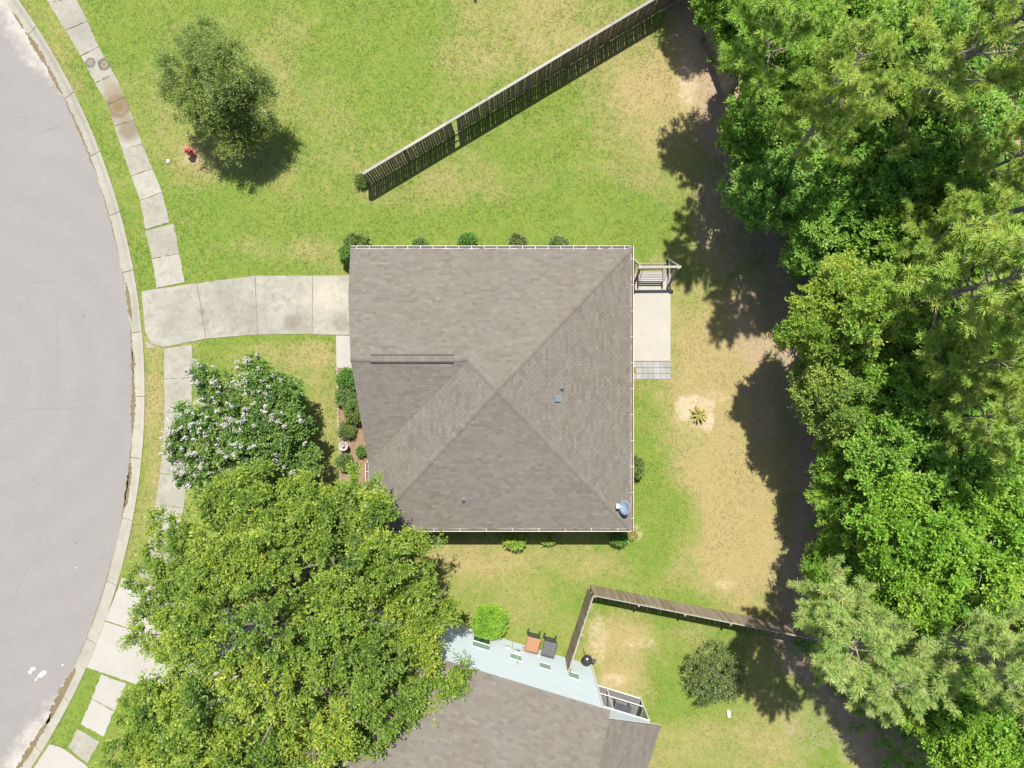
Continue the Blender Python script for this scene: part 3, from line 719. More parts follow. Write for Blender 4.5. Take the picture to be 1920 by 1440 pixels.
# walls
ov = .38
wall = MB()
def wstrip(p, q, zp, zq): wall.add([(p[0], p[1], -.05), (q[0], q[1], -.05), (q[0], q[1], zq), (p[0], p[1], zp)], [(0, 1, 2, 3)])
cor = [(XF+ov+.1, YN-ov), (XE-ov, YN-ov), (XE-ov, YS+ov), (XW+ov, YS+ov), (XW+ov, YG+.1), (XEr+ov+.25, YR), (XM+ov, 4.25)]
hts = [HE-.02, HE-.02, HE-.02, HE-.02, HE-.02, HR-.14, hM-.14]
for i in range(7): wstrip(cor[i], cor[(i+1) % 7], hts[i], hts[(i+1) % 7])
wall.build('wall', 'house_wall', house)
fas = MB()
for a, b in ((pF, pA), (pA, pB), (pB, pC), (pC, pD), (pD, pE), (pE, pM), (pM, pF)):
    a, b = Vector(a) - Vector((0, 0, .13)), Vector(b) - Vector((0, 0, .13)); c = Vector((0, 0, 0)); d = (b-a).normalized(); inn = Vector((d.y, -d.x, 0)).normalized()*-.03 if False else (Vector((XA, YA, 0)) - (a+b)/2); inn.z = 0; inn = inn.normalized()*.05
    fas.bar(a + inn, b + inn, .03, .15)
fas.build('fascia', 'white_trim', house)
gd = MB().box((XF+ov+.02, at(0, 573).y, 1.1), (.06, 2.75, 2.2)).build('garage_door', 'garage_panel', house)
for k in range(4): MB().box((XF+ov-.02, at(0, 573).y, .3+k*.54), (.03, 2.6, .46)).build('panel', 'garage_panel', gd)
MB().box((XEr+ov+.12, at(0, 668).y, 1.05), (.05, .95, 2.1)).build('front_door', 'door_paint', house)
gutter((XF, YN, HE-.02), (XE, YN, HE-.02), house, (0, 1, 0))
gutter((XE, YN+.12, HE-.02), (XE, YS-.12, HE-.02), house, (1, 0, 0), hang=1.3)
gutter((XW, YS, HE-.02), (XE, YS, HE-.02), house, (0, -1, 0), hang=1.3)
gutter((XW, YS, HE-.02), (XW, YG-.02, HE-.02), house, (-1, 0, 0), hang=.8)
p = Vector((XW-.06, YG+.06, 0)); MB().tube([(p.x, p.y, 2.48), (p.x+.3, p.y, 2.2), (p.x+.3, p.y, .1), (p.x+.1, p.y, .05)], [.035]*4, 6).build('downspout', 'white_metal', house)
for y in (YN-.06, YS+.06):
    MB().tube([(XE+.06, y, HE-.1), (XE-.28, y, HE-.45), (XE-.28, y, .1), (XE-.1, y, .06)], [.035]*4, 6).build('downspout', 'white_metal', house)
# roof penetrations
def on_roof(px, py, plane):
    for _ in range(2):
        h = 4.0
        for _ in range(12):
            q = at(px, py, h); h = plane(q.x, q.y)
    return at(px, py, h)
pl_e = lambda x, y: HE + (XE-x)*(HA-HE)/(XE-XA)
pl_s = lambda x, y: HE + (y-YS)*(HA-HE)/(YA-YS)
for (px, py, pl) in ((1053, 728, pl_e), (869, 937, pl_s)):
    q = on_roof(px, py, pl)
    v = MB().lathe((q.x, q.y, q.z-.08), [(.17, 0), (.13, .10), (.065, .16), (.05, .17)], 12).build('vent_flashing', 'vent_metal', house)
    MB().lathe((q.x, q.y, q.z), [(.045, 0), (.045, .26), (.03, .26), (.03, .1)], 10).build('vent_pipe', 'vent_metal', v)
q = on_roof(1046, 748, pl_e); tl = Matrix.Rotation(math.atan((HA-HE)/(XE-XA)), 3, 'Y')
v = MB().box((q.x, q.y, q.z+.025), (.36, .34, .03), M=tl).build('box_vent', 'vent_metal', house)
MB().box((q.x-.02, q.y, q.z+.085), (.24, .25, .10), M=tl).build('vent_hood', 'vent_metal', v)

# satellite dish on the roof corner
q = on_roof(1175, 951, pl_e)
dish = empty('satellite_dish', (q.x, q.y, q.z), 'oval blue grey satellite dish on the house roof corner', 'satellite dish')
tilt = Matrix.Rotation(math.radians(-42), 3, 'Y') @ Matrix.Diagonal((.31, .36, 1.0)).to_3x3()
c0 = at(1173.5, 951, q.z+.55)
MB().lathe(c0, [(.02, -.001), (.35, .015), (.7, .055), (.97, .11), (1.0, .115), (1.0, .135), (.7, .078), (.35, .035), (.02, .02)], 26, tilt).build('reflector', 'dish_paint', dish, True)
foot = Vector((q.x-.05, q.y, pl_e(q.x-.05, q.y)))
MB().box(foot + Vector((0, 0, .02)), (.22, .16, .03), M=tl).build('foot_plate', 'vent_metal', dish)
MB().tube([foot, foot + Vector((.02, 0, .35)), c0 + Vector((.05, 0, -.02))], [.025]*3, 8).build('mast', 'vent_metal', dish)
lnb = at(1158.5, 949, q.z+.62)
MB().tube([c0 + Vector((-.05, .0, -.12)), c0 + Vector((-.30, .02, -.05)), lnb], [.02]*3, 6).build('feed_arm', 'white_metal', dish)
rc = MB()
for dy in (-.09, 0, .09): rc.tube([lnb + Vector((-.05, dy, 0)), lnb + Vector((.09, dy*.7, .02))], [.035, .03], 8)
rc.box(lnb + Vector((-.02, 0, 0)), (.09, .22, .05)); rc.build('receiver', 'white_metal', dish)

# ------------------------------------------------------------------ neighbour's house
UA = math.radians(-17.0)
U = Vector((math.cos(UA), math.sin(UA), 0)); V_ = Vector((math.sin(UA), -math.cos(UA), 0))     # along wall to the east / back to the south
O2 = Vector((148/36.0, -529/36.0, 0))
def W(u, v, z): return O2 + U*u + V_*v + Vector((0, 0, z))
WL, EH, DEP, PT2 = 12.0, 5.35, 10.0, .45
nb = empty('house', O2, 'pale blue sided house with brown roof at the bottom edge', 'house')
nv = MB()
nv.add([W(0, .02, 0), W(-WL, .02, 0), W(-WL, DEP, 0), W(0, DEP, 0), W(0, .02, EH), W(-WL, .02, EH), W(-WL, DEP, EH), W(0, DEP, EH), W(0, DEP/2, EH+DEP/2*PT2), W(-WL, DEP/2, EH+DEP/2*PT2)],
       [(0, 1, 5, 4), (1, 2, 6, 9, 5), (2, 3, 7, 6), (3, 0, 4, 8, 7)]).build('wall', 'siding', nb)
rows = 26; rh = EH/rows
lapM = Matrix((U, V_*-1, Vector((0, 0, 1)))).transposed()
lap_mesh = MB().add([(-WL, .0, 0), (0, .0, 0), (-WL, .036, 0), (0, .036, 0), (-WL, .004, rh), (0, .004, rh)], [(0, 1, 3, 2), (2, 3, 5, 4)]).mesh('siding_board')
for i in range(rows):
    o = link('siding_board', lap_mesh, 'siding', nb); o.matrix_basis = Matrix.Translation(V_*-.0 + Vector((0, 0, i*rh))) @ lapM.to_4x4()
MB().bar(W(.0, -.03, 0), W(.0, -.03, EH-.02), .12, .07, up=U).build('corner_board', 'white_trim', nb)
def nwin(px, py, w, h, sash=False):
    # find wall point (v = 0 plane) under the pixel
    ray = at(px, py, 0) - Vector((0, 0, CAM_H)); o = Vector((0, 0, CAM_H)); t = (O2-o).dot(V_)/ray.dot(V_); p = o + ray*t
    u, z = (p-O2).dot(U), p.z
    fr = MB(); b = .06
    for (uu, zz, a, c) in ((0, h/2, w+2*b, b), (0, -h/2, w+2*b, b), (-w/2-b/2+.0, 0, b, h-b), (w/2+b/2, 0, b, h-b)):
        fr.add([W(u+uu+sx*a/2, -.034-d, z+zz+sz*c/2) for d in (0, .03) for sx, sz in ((-1, -1), (1, -1), (1, 1), (-1, 1))], [(0, 1, 2, 3), (7, 6, 5, 4), (0, 4, 5, 1), (1, 5, 6, 2), (2, 6, 7, 3), (3, 7, 4, 0)])
    win = fr.build('window', 'white_trim', nb)
    def pane(z0, z1, mat, d): MB().add([W(u-w/2, d, z0), W(u+w/2, d, z0), W(u+w/2, d, z1), W(u-w/2, d, z1)], [(0, 1, 2, 3)]).build('pane', mat, win)
    if sash:
        pane(z-h/2, z+h*.02, 'glass', -.040); pane(z+h*.04, z+h/2, 'blind', -.042)
        MB().bar(W(u-w/2, -.045, z+.02), W(u+w/2, -.045, z+.02), .05, .05).build('sash_rail', 'white_trim', win)
    else: pane(z-h/2, z+h/2, 'blind', -.040)
nwin(902.5, 1207, .84, 1.5, True); nwin(967, 1233.5, .54, .72); nwin(1021.5, 1250.5, .54, .72); nwin(1075, 1268, .52, .72)
ep = .22
r0, r1 = W(-WL-.3, -ep, EH-.0), W(.22, -ep, EH-.0)
q0, q1 = W(-WL-.3, DEP/2, EH+(DEP/2+ep)*PT2), W(.22, DEP/2, EH+(DEP/2+ep)*PT2)
s0, s1 = W(-WL-.3, DEP+ep, EH), W(.22, DEP+ep, EH)
shingles('shingles', [r0, r1, q1, q0], U, nb, seed=11)
shingles('shingles', [s1, s0, q0, q1], U, nb, seed=12)
ridge_caps(q0, q1, nb)
MB().bar(r0 + Vector((0, 0, -.17)) + V_*.13, r1 + Vector((0, 0, -.17)) + V_*.13, .03, .12).build('fascia', 'white_trim', nb)
# screened porch
PV, PU, PH = .85, 2.95, 2.85
pr0, pr1 = W(0.02, PV-.08, 4.15), W(0.02, PV+5.2, 4.15); pr2, pr3 = W(PU+.45, PV+5.2, 2.9), W(PU+.45, PV-.08, 2.9)
shingles('shingles', [pr3, pr2, pr1, pr0], V_, nb, seed=13)
MB().bar(pr0 + Vector((0, 0, -.16)) + V_*.03, pr3 + Vector((0, 0, -.16)) + V_*.03, .03, .12).build('fascia', 'white_trim', nb)
MB().add([W(0.01, PV+.02, 0.03), W(PU, PV+.02, .03), W(PU, PV+5, .03), W(.01, PV+5, .03)], [(0, 1, 2, 3)]).build('porch_floor', 'porch_floor', nb)
MB().add([W(0, PV, 2.5), W(PU, PV, 2.5), W(PU, PV, 2.95), W(0, PV, 4.05)], [(0, 1, 2, 3)]).build('porch_header', 'siding', nb)
for (u0, z0, u1, z1, w) in ((0.05, .05, PU, .05, .08), (0.05, 2.47, PU, 2.47, .04), (.05, 1.0, PU, 1.0, .045)):
    MB().bar(W(u0, PV-.02, z0), W(u1, PV-.02, z1), .035, w).build('screen_rail', 'white_trim', nb)
for u in (.04, 1.1, PU-.02):
    MB().bar(W(u, PV-.025, 0), W(u, PV-.025, 2.5), .05, .05, up=U).build('porch_post', 'white_trim', nb)
for (u0, u1) in ((.07, 1.06), (1.14, PU-.05)):
    for (z0, z1) in ((.1, 1.02), (1.08, 2.43)):
        MB().add([W(u0, PV, z0), W(u1, PV, z0), W(u1, PV, z1), W(u0, PV, z1)], [(0, 1, 2, 3)]).build('screen_panel', 'screen', nb)
for v in (PV+1.25, PV+2.5, PV+3.75, PV+5.0):
    MB().bar(W(PU-.02, v, 0), W(PU-.02, v, 2.9), .08, .08, up=U).build('porch_post', 'white_trim', nb)
for z in (.05, 1.05, 2.47): MB().bar(W(PU-.02, PV+.06, z), W(PU-.02, PV+5, z), .05, .07).build('screen_rail', 'white_trim', nb)
for k in range(4):
    v0, v1 = PV+.04+k*1.25, PV+1.21+k*1.25
    MB().add([W(PU-.02, v0, .1), W(PU-.02, v1, .1), W(PU-.02, v1, 2.44), W(PU-.02, v0, 2.44)], [(0, 1, 2, 3)]).build('screen_panel', 'screen', nb)
tb = empty('patio_table', W(2.0, PV+.75, .03), 'dark grey square table inside the screened porch', 'table')
MB().bar(W(1.55, PV+.75, .74), W(2.45, PV+.75, .74), .9, .05).build('table_top', 'table_top', tb)
for du in (-.38, .38):
    for dv in (-.38, .38): MB().bar(W(2+du, PV+.75+dv, .03), W(2+du, PV+.75+dv, .72), .05, .05, up=U).build('leg', 'dark_frame', tb)
# meter boxes and pipes on the wall
MB().box(W(-4.05, -.10, 1.35), (.30, .14, .42), UA).build('meter_box', 'meter_box', nb)
MB().box(W(-4.55, -.09, 1.15), (.26, .10, .30), UA).build('cable_box', 'meter_box', nb)
MB().lathe(W(-4.05, -.18, 1.42), [(.09, 0), (.09, .02), (.02, .03)], 12, Matrix.Rotation(PI/2, 3, 'X')).build('meter_dial', 'glass', nb)
MB().tube([W(-4.05, -.08, 1.55), W(-4.05, -.08, 3.1)], [.03, .03], 6).build('conduit', 'meter_box', nb)
MB().tube([W(-3.75, -.07, .1), W(-3.75, -.07, 1.2), W(-3.95, -.07, 1.25)], [.02]*3, 6).build('conduit', 'meter_box', nb)
MB().tube([W(-4.3, -.06, 1.2), W(-4.3, -.06, .05)], [.025, .025], 6).build('conduit', 'meter_box', nb)
hz = MB()
for k in range(26): 
    a = k*PI/6; hz_p = W(-3.55 + .13*math.cos(a), -.10 - .002*k, .62 + .13*math.sin(a))
    hz.v.append(tuple(hz_p))
MB().tube([Vector(p) for p in hz.v], [.012]*26, 5).build('cable_coil', 'dark_frame', nb)
MB().box(W(-2.9, -.05, .85), (.13, .06, .13), UA).build('outlet_cover', 'white_trim', nb)

# ------------------------------------------------------------------ wheelie bins
def bin_(px, py, rz, lid, body, label):
    c = at(px, py, 1.05); c.z = 0
    root = empty('wheelie_bin', c, label, 'bin', 'wheelie bins against the blue wall')
    R = Matrix.Rotation(rz, 3, 'Z'); P = lambda x, y, z: c + R @ Vector((x, y, z))
    m = MB(); m.add([P(sx*.24, sy*.24 + .02, .06) for sx, sy in ((-1, -1), (1, -1), (1, 1), (-1, 1))] + [P(sx*.32, sy*.36, 1.0) for sx, sy in ((-1, -1), (1, -1), (1, 1), (-1, 1))],
                    [(3, 2, 1, 0), (4, 5, 6, 7), (0, 1, 5, 4), (1, 2, 6, 5), (2, 3, 7, 6), (3, 0, 4, 7)]).build('body', body, root)
    m = MB(); ring = [(-.35, -.40), (.35, -.40), (.36, .34), (-.36, .34)]
    top = [(-.29, -.33), (.29, -.33), (.30, .28), (-.30, .28)]
    m.add([P(x, y, 1.0) for x, y in ring] + [P(x, y, 1.035) for x, y in ring] + [P(x, y, 1.085) for x, y in top], [(3, 2, 1, 0)] + [(i, (i+1) % 4, 4+(i+1) % 4, 4+i) for i in range(4)] + [(4+i, 4+(i+1) % 4, 8+(i+1) % 4, 8+i) for i in range(4)] + [(8, 9, 10, 11)])
    lo = m.build('lid', lid, root)
    for x in (-.15, 0, .15): MB().box(P(x, -.02, 1.09), (.03, .5, .014), rz).build('lid_rib', lid, lo)
    MB().tube([P(-.30, .34, .98), P(-.30, .46, 1.0), P(.30, .46, 1.0), P(.30, .34, .98)], [.02]*4, 6).build('handle', body, root)
    for s in (-1, 1):
        MB().lathe(P(s*.30, .30, .14), [(.13, -.035), (.14, -.02), (.14, .02), (.13, .035)], 14, R @ Matrix.Rotation(PI/2, 3, 'Y')).build('wheel', 'black_plastic', root)
    return root
bin_(999, 1209, math.radians(-14), 'bin_orange', 'bin_green', 'dark green wheelie bin with an orange lid by the blue wall')
bin_(1030, 1217, math.radians(-15), 'bin_grey', 'bin_green', 'dark grey wheelie bin beside the orange lidded one')

# kettle grill
c = at(1101, 1238, .85); c.z = 0
gr = empty('kettle_grill', c, 'black kettle grill by the corner of the blue house', 'grill')
MB().lathe(c + Vector((0, 0, .62)), [(.03, 0), (.16, .03), (.245, .12), (.265, .2), (.265, .21)], 20).build('bowl', 'grill_enamel', gr, True)
ld = MB().lathe(c + Vector((0, 0, .835)), [(.272, 0), (.26, .06), (.19, .15), (.09, .19), (.02, .2)], 20).build('lid', 'grill_enamel', gr, True)
MB().tube([c + Vector((-.06, 0, 1.02)), c + Vector((-.05, 0, 1.07)), c + Vector((.05, 0, 1.07)), c + Vector((.06, 0, 1.02))], [.012]*4, 6).build('handle', 'steel', ld)
for k in range(3):
    a = PI/2 + k*2*PI/3 + .4; MB().tube([c + Vector((.15*math.cos(a), .15*math.sin(a), .66)), c + Vector((.32*math.cos(a), .32*math.sin(a), .01))], [.013]*2, 6).build('leg', 'steel', gr)
MB().box(c + Vector((.36, -.05, .82)), (.18, .22, .025), -.3).build('side_shelf', 'dark_frame', gr)

# ------------------------------------------------------------------ fences
def picket_mesh(w, h, t, seed):
    r = random.Random(seed); k = r.uniform(.015, .03); lean = r.uniform(-.008, .008)
    V = []
    for y in (-t/2, t/2): V += [(-w/2, y, .03), (w/2, y, .03), (w/2+lean, y, h-k), (w/2-k+lean, y, h), (-w/2+k+lean, y, h), (-w/2+lean, y, h-k)]
    return MB().add(V, [(0, 1, 2, 3, 4, 5), (11, 10, 9, 8, 7, 6)] + [(i, 6+i, 6+(i+1) % 6, (i+1) % 6) for i in range(6)]).mesh('picket')
PK = [picket_mesh(.124, 1.80 + .008*k, .018, k) for k in range(5)]
PKW = [picket_mesh(.134, 1.80 + .008*k, .018, 10+k) for k in range(5)]
POST = MB().box((0, 0, .92), (.10, .10, 1.86)).mesh('post')
def fence(label, runs, side, meshes, pitch=.14, gaps=(), rails=(.3, 1.0, 1.70), cap=True, capw=.13, post_mat='fence_wood', post_top=0.0, bow=None, base=None):
    root = empty('wooden_fence', (*runs[0][0], 0), label, 'fence'); r = np.random.default_rng(int(abs(runs[0][0][0])*100) + 3); B = origin(root)
    for ri, (a, b) in enumerate(runs):
        a, b = Vector(a), Vector(b); d = (b-a); L = d.length; d.normalize(); ang = math.atan2(d.y, d.x); nn = Vector((-d.y, d.x))*side
        nb_ = max(1, round(L/2.44)); k = int(L/pitch)
        for i in range(k):
            if (ri, i) in gaps: continue
            p = a + d*((i+.5)*pitch) + nn*.055
            o = link('picket', meshes[r.integers(len(meshes))], 'fence_wood', root)
            o.location = Vector((p.x, p.y, r.uniform(-.015, .015))) - B; o.rotation_euler = (r.normal(0, .006), r.normal(0, .005), ang + r.normal(0, .015))
            if (ri, i) in (bow or {}): o.rotation_euler.y += bow[(ri, i)]
        for j in range(nb_+1):
            if ri and j == 0: continue
            p = a + d*(L*j/nb_) - nn*.05
            o = link('post', POST, post_mat, root); o.location = Vector((p.x, p.y, r.uniform(-.02, .03) + post_top)) - B; o.rotation_euler = (r.normal(0, .01), r.normal(0, .01), ang)
        for j in range(nb_):
            p, q = a + d*(L*j/nb_ + .004), a + d*(L*(j+1)/nb_ - .004)
            for z in rails:
                z2 = z + r.normal(0, .008); MB().bar((p.x+nn.x*.025, p.y+nn.y*.025, z), (q.x+nn.x*.025, q.y+nn.y*.025, z2), .038, .088).build('rail', 'fence_wood', root)
            if cap:
                z2 = 1.835 + r.normal(0, .006); MB().bar((p.x+nn.x*.02, p.y+nn.y*.02, 1.835), (q.x+nn.x*.02, q.y+nn.y*.02, z2), capw, .035).build('cap_board', 'weathered_wood', root)
    return root
f1a, f1b = Vector((at(693, 345).x, at(693, 345).y)), Vector((9.05, 20.30))
L1 = (f1b-f1a).length; i0 = int((at(851, 258).x - f1a.x)/((f1b-f1a).x/L1)/.14)
fence('long weathered plank fence running from lawn to the woods, north of the house', [(f1a, f1b)], -1, PK, gaps={(0, i0+1)}, bow={(0, i0): -.05, (0, i0+2): .05})
c2 = Vector(at(1106, 1098)[:2]); e2 = W(-1.36, -.06, 0)
fence('brown plank fence with a corner enclosing the back yard of the blue house', [(Vector((e2.x, e2.y)), c2), (c2, Vector((15.4, -12.75)))], 1, PKW, pitch=.1365, capw=.045, post_mat='post_top')
fence('short run of plank fence half hidden under the trees at the woods edge', [(Vector((9.1, 20.15)), Vector((11.15, 14.9)))], -1, PK)
fence('fence end at the top edge, seen mostly by its slatted shadow', [(Vector((-2.0, 20.72)), Vector((-1.55, 24.0)))], 1, PK, cap=False)

# ------------------------------------------------------------------ porch swing on the patio
sb = at(1197, 501, 2.05); se = at(1277, 500.5, 2.05)
sw = empty('porch_swing', (sb.x, sb.y, 0), 'weathered wooden A frame swing with slatted bench on the patio', 'swing')
MB().bar(sb + Vector((-.02, 0, 0)), se, .11, .13).build('top_beam', 'weathered_wood', sw)
for (x, tag_) in ((sb.x+.08, 0), (se.x-.14, 1)):
    xb = x - .02 + (.0 if tag_ == 0 else -.10)
    for s in (-1, 1):
        MB().bar((xb, sb.y + s*.78, 0), (x, sb.y + s*.05, 2.10), .09, .09, up=(1, 0, 0)).build('leg', 'weathered_wood', sw)
    MB().bar((xb, sb.y-.55, .6), (xb, sb.y+.55, .6), .04, .09).build('cross_brace', 'weathered_wood', sw)
bx0, bx1 = at(1199, 0, .5).x, at(1243, 0, .5).x; by = 5.62
bn = empty('swing_bench', ((bx0+bx1)/2, by, .4), 'grey slatted bench hanging in the wooden swing frame', 'bench')
for k in range(6): MB().bar((bx0, by-.30+k*.095, .46-.012*k), (bx1, by-.30+k*.095, .46-.012*k), .07, .022).build('seat_slat', 'bench_wood', bn)
for k in range(6): MB().bar((bx0, by+.26+k*.045, .50+k*.085), (bx1, by+.26+k*.045, .50+k*.085), .022, .065, up=(0, -.4, 1)).build('back_slat', 'bench_wood', bn)
for x in (bx0-.03, bx1+.03):
    MB().bar((x, by-.36, .68), (x, by+.32, .70), .09, .03).build('armrest', 'bench_wood', bn)
    MB().bar((x, by-.30, .42), (x, by-.30, .68), .05, .05).build('arm_post', 'bench_wood', bn)
    MB().bar((x, by-.34, .42), (x, by+.30, .38), .05, .06).build('seat_rail', 'bench_wood', bn)
    MB().bar((x, by+.26, .42), (x, by+.50, .98), .05, .05).build('back_post', 'bench_wood', bn)
    MB().tube([(x, by-.30, .70), (x, sb.y-.0, 1.6), (x, sb.y, 2.0)], [.012]*3, 5).build('chain', 'dark_frame', bn)
    MB().tube([(x, by+.34, .70), (x, sb.y+.0, 1.6)], [.012]*2, 5).build('chain', 'dark_frame', bn)

# ------------------------------------------------------------------ hydrant, birdbath, small things
c = at(361, 288); hs = 1.15
hy = empty('fire_hydrant', c, 'red fire hydrant on the lawn beside the small dark tree', 'hydrant')
MB().lathe(c, [(.17, 0), (.17, .05), (.11, .06), (.105, .50), (.15, .51), (.15, .55)], 18).build('barrel', 'red_paint', hy, True)
bo = MB().lathe(c + Vector((0, 0, .55)), [(.15, 0), (.15, .03), (.105, .035), (.10, .10), (.065, .15), (.03, .165)], 18).build('bonnet', 'red_paint', hy, True)
MB().lathe(c + Vector((0, 0, .71)), [(.028, 0), (.024, .06)], 5).build('operating_nut', 'red_paint', bo)
for a, r in ((0.3, .055), (PI+.3, .055), (-PI/2+.3, .075)):
    M = Matrix.Rotation(a, 3, 'Z') @ Matrix.Rotation(PI/2, 3, 'Y')
    nz = MB().lathe(c + Vector((0, 0, .40)), [(r, .08), (r, .15), (r*1.2, .15), (r*1.2, .19), (r*.4, .2), (r*.4, .225)], 12, M).build('nozzle', 'red_paint', hy)
hy.scale = (hs, hs, hs)
c = at(315, 302)
vc = empty('valve_cover', c, 'small round white valve cover flush in the lawn left of the hydrant', 'valve cover')
MB().lathe(c, [(.095, 0), (.095, .03), (.07, .035)], 16).build('collar', 'meter_box', vc); MB().lathe(c + Vector((0, 0, .03)), [(.06, 0), (.055, .02), (.02, .025)], 14).build('cap', 'meter_box', vc)
c = at(648.5, 835)
bb = empty('birdbath', c, 'round grey stone birdbath in the front planting bed', 'birdbath')
MB().lathe(c, [(.17, 0), (.17, .06), (.10, .10), (.085, .40), (.13, .47)], 18).build('pedestal', 'stone', bb, True)
bw = MB().lathe(c + Vector((0, 0, .46)), [(.12, 0), (.21, .05), (.245, .12), (.245, .14), (.20, .14), (.175, .07), (.02, .05)], 22).build('bowl', 'stone', bb, True)
MB().lathe(c + Vector((0, 0, .51)), [(.10, 0), (.085, .10), (.05, .14), (.06, .19), (.02, .22)], 14).build('finial', 'stone', bw, True)
c = at(1365, 1336)
ub = empty('utility_box', c, 'small white plastic box lying on the lawn below the dusky shrub', 'utility box')
R = math.radians(4); MB().box(c + Vector((0, 0, .07)), (.15, .34, .14), R).build('body', 'meter_box', ub); MB().box(c + Vector((0, 0, .155)), (.165, .36, .03), R).build('lid', 'meter_box', ub)

# agave in its ring of bare soil
c = at(1308, 777); ag = empty('agave', c, 'spiky yellow green agave in a ring of bare sand', 'plant'); r = np.random.default_rng(9)
for k in range(34):
    a = k*2.399 + r.normal(0, .15); el = .15 + .95*(k/34) + r.normal(0, .06); L = .50*r.uniform(.75, 1.1)
    d = np.array([math.cos(a)*math.cos(el), math.sin(a)*math.cos(el), math.sin(el)]); sd = np.array([-math.sin(a), math.cos(a), 0]); up = np.cross(d, sd)*-1
    b = np.array([0, 0, .10]) + .05*np.array([math.cos(a), math.sin(a), 0]); pts = []
    Q = []
    for t0, t1, w0, w1 in ((0, .4, .03, .046), (.4, .75, .046, .032), (.75, 1, .032, .003)):
        dr = lambda t: b + d*L*t - np.array([0, 0, .10*t*t])
        for s in (-1, 1):
            Q.append([dr(t0), dr(t1), dr(t1) + s*sd*w1 + up*w1*.35, dr(t0) + s*sd*w0 + up*w0*.35])
    me = quads_mesh('leaf', np.array(Q), [float(np.clip(r.normal(.5, .28), 0, 1))]*6); link('leaf', me, 'agave_leaf', ag)

# ------------------------------------------------------------------ shrubs
def shrub(name, label, px, py, h, r, mat, seed, leaf=.09, n=70, dens=(7, 7), cat='shrub', rz=None, lobes=None, group=None, wid=.55, yr=1.0):
    if group == NG: r *= .85
    g = at(px, py, h*.6); g.z = 0; rng = np.random.default_rng(seed)
    root = empty(name, g, label, cat, group)
    mb = MB()
    for k in range(5):
        a = k*1.3; mb.tube([(g.x, g.y, 0), (g.x + r*.4*math.cos(a), g.y + r*.4*math.sin(a)*yr, h*.5), (g.x + r*.65*math.cos(a), g.y + r*.65*yr*math.sin(a), h*.8)], [.025, .018, .008], 5)
    mb.build('stem', 'bark', root)
    u = norm(rng.normal(0, 1, (n*2, 3))); u = u[u[:, 2] > -.3][:n]
    P = u*np.array([r*.8, r*.8*yr, h*.42])*rng.uniform(.55, 1.0, (len(u), 1)) + np.array([0, 0, h*.55])
    V, T = clump_leaves(rng, P, u, rng.uniform(.16, .28, len(u))*max(.7, r), dens[0], dens[1], leaf, wid)
    link('foliage', quads_mesh(name + '_foliage', V, T), mat, root); return root
NG = 'low shrubs along the north wall'
shrub('shrub', 'yellowing shrub at the front left corner of the house', 668, 460, 1.2, .75, 'yard_olive', 21, n=90)
shrub('shrub', 'bright green shrub round the corner facing the driveway, at the left roof edge', 652, 478, 1.3, .5, 'yard_leaf', 22, n=60)
shrub('shrub', 'leftmost dull green shrub peeping over the north gutter', 787, 461, 1.0, .48, 'shrub_leaf', 23, group=NG)
shrub('shrub', 'bright green shrub peeping over the north gutter', 877, 455, 1.15, .62, 'yard_leaf', 24, n=90, group=NG)
shrub('shrub', 'reddish green shrub right of the bright one over the north gutter', 970, 457, 1.1, .58, 'dusky_leaf', 25, n=80, group=NG)
shrub('shrub', 'rightmost green shrub peeping over the north gutter', 1046, 459, 1.0, .56, 'shrub_leaf', 26, n=80, group=NG)
shrub('shrub', 'glossy bright green shrub at the end of the front walk', 652, 711, 1.1, .62, 'yard_leaf', 27, n=120, leaf=.08)
shrub('shrub', 'pale green shrub left of the front bed, beside the lawn edging', 648, 744, .8, .60, 'shrub_leaf', 28, n=90, leaf=.08)
shrub('shrub', 'tall olive shrub against the roof edge in the front bed', 664, 770, 1.0, .62, 'yard_olive', 29, n=110, leaf=.075, yr=1.2)
shrub('shrub', 'round grey green shrub just above the birdbath', 650, 806, .65, .50, 'yard_olive', 30, n=80, leaf=.06)
shrub('shrub', 'sprawling shrub just below the birdbath', 646, 866, .7, .48, 'shrub_leaf', 31, n=60, leaf=.07)
shrub('shrub', 'tiny blue green plant at the downspout by the front bed', 677, 846, .5, .24, 'yard_leaf', 32, n=30, leaf=.07)
shrub('shrub', 'wide bright shrub in the shadow strip south of the house', 965, 1015, .8, .66, 'wood_leaf_yellow', 33, n=110, yr=.6)
shrub('shrub', 'thin low shrub in the shadow strip right of the wide bright one', 1028, 1012, .5, .42, 'wood_leaf_sage', 34, n=40, yr=.5, leaf=.07)
shrub('shrub', 'fan leaved green shrub at the house corner under the satellite dish', 1160, 1010, .75, .45, 'yard_leaf', 35, n=60, leaf=.14, wid=.25, yr=.8)
shrub('shrub', 'straw coloured tuft right at the corner below the satellite dish', 1185, 1001, .4, .2, 'agave_leaf', 36, n=20, leaf=.12, wid=.2)
shrub('shrub', 'dark shrub against the east wall below the patio', 1192, 876, .9, .42, 'yard_olive', 37, n=60, yr=1.5)
shrub('shrub', 'weedy green tuft at the free end of the long fence', 677, 339, .35, .32, 'yard_olive', 38, n=40, leaf=.12, wid=.2)
shrub('shrub', 'spindly sprig in the shadow strip next to the big tree', 803, 1008, .9, .25, 'wood_leaf_sage', 39, n=16)
shrub('hedge_bush', 'square clipped bright green bush against the blue wall', 918, 1166, 1.25, 1.02, 'bright_leaf', 40, n=330, leaf=.085)

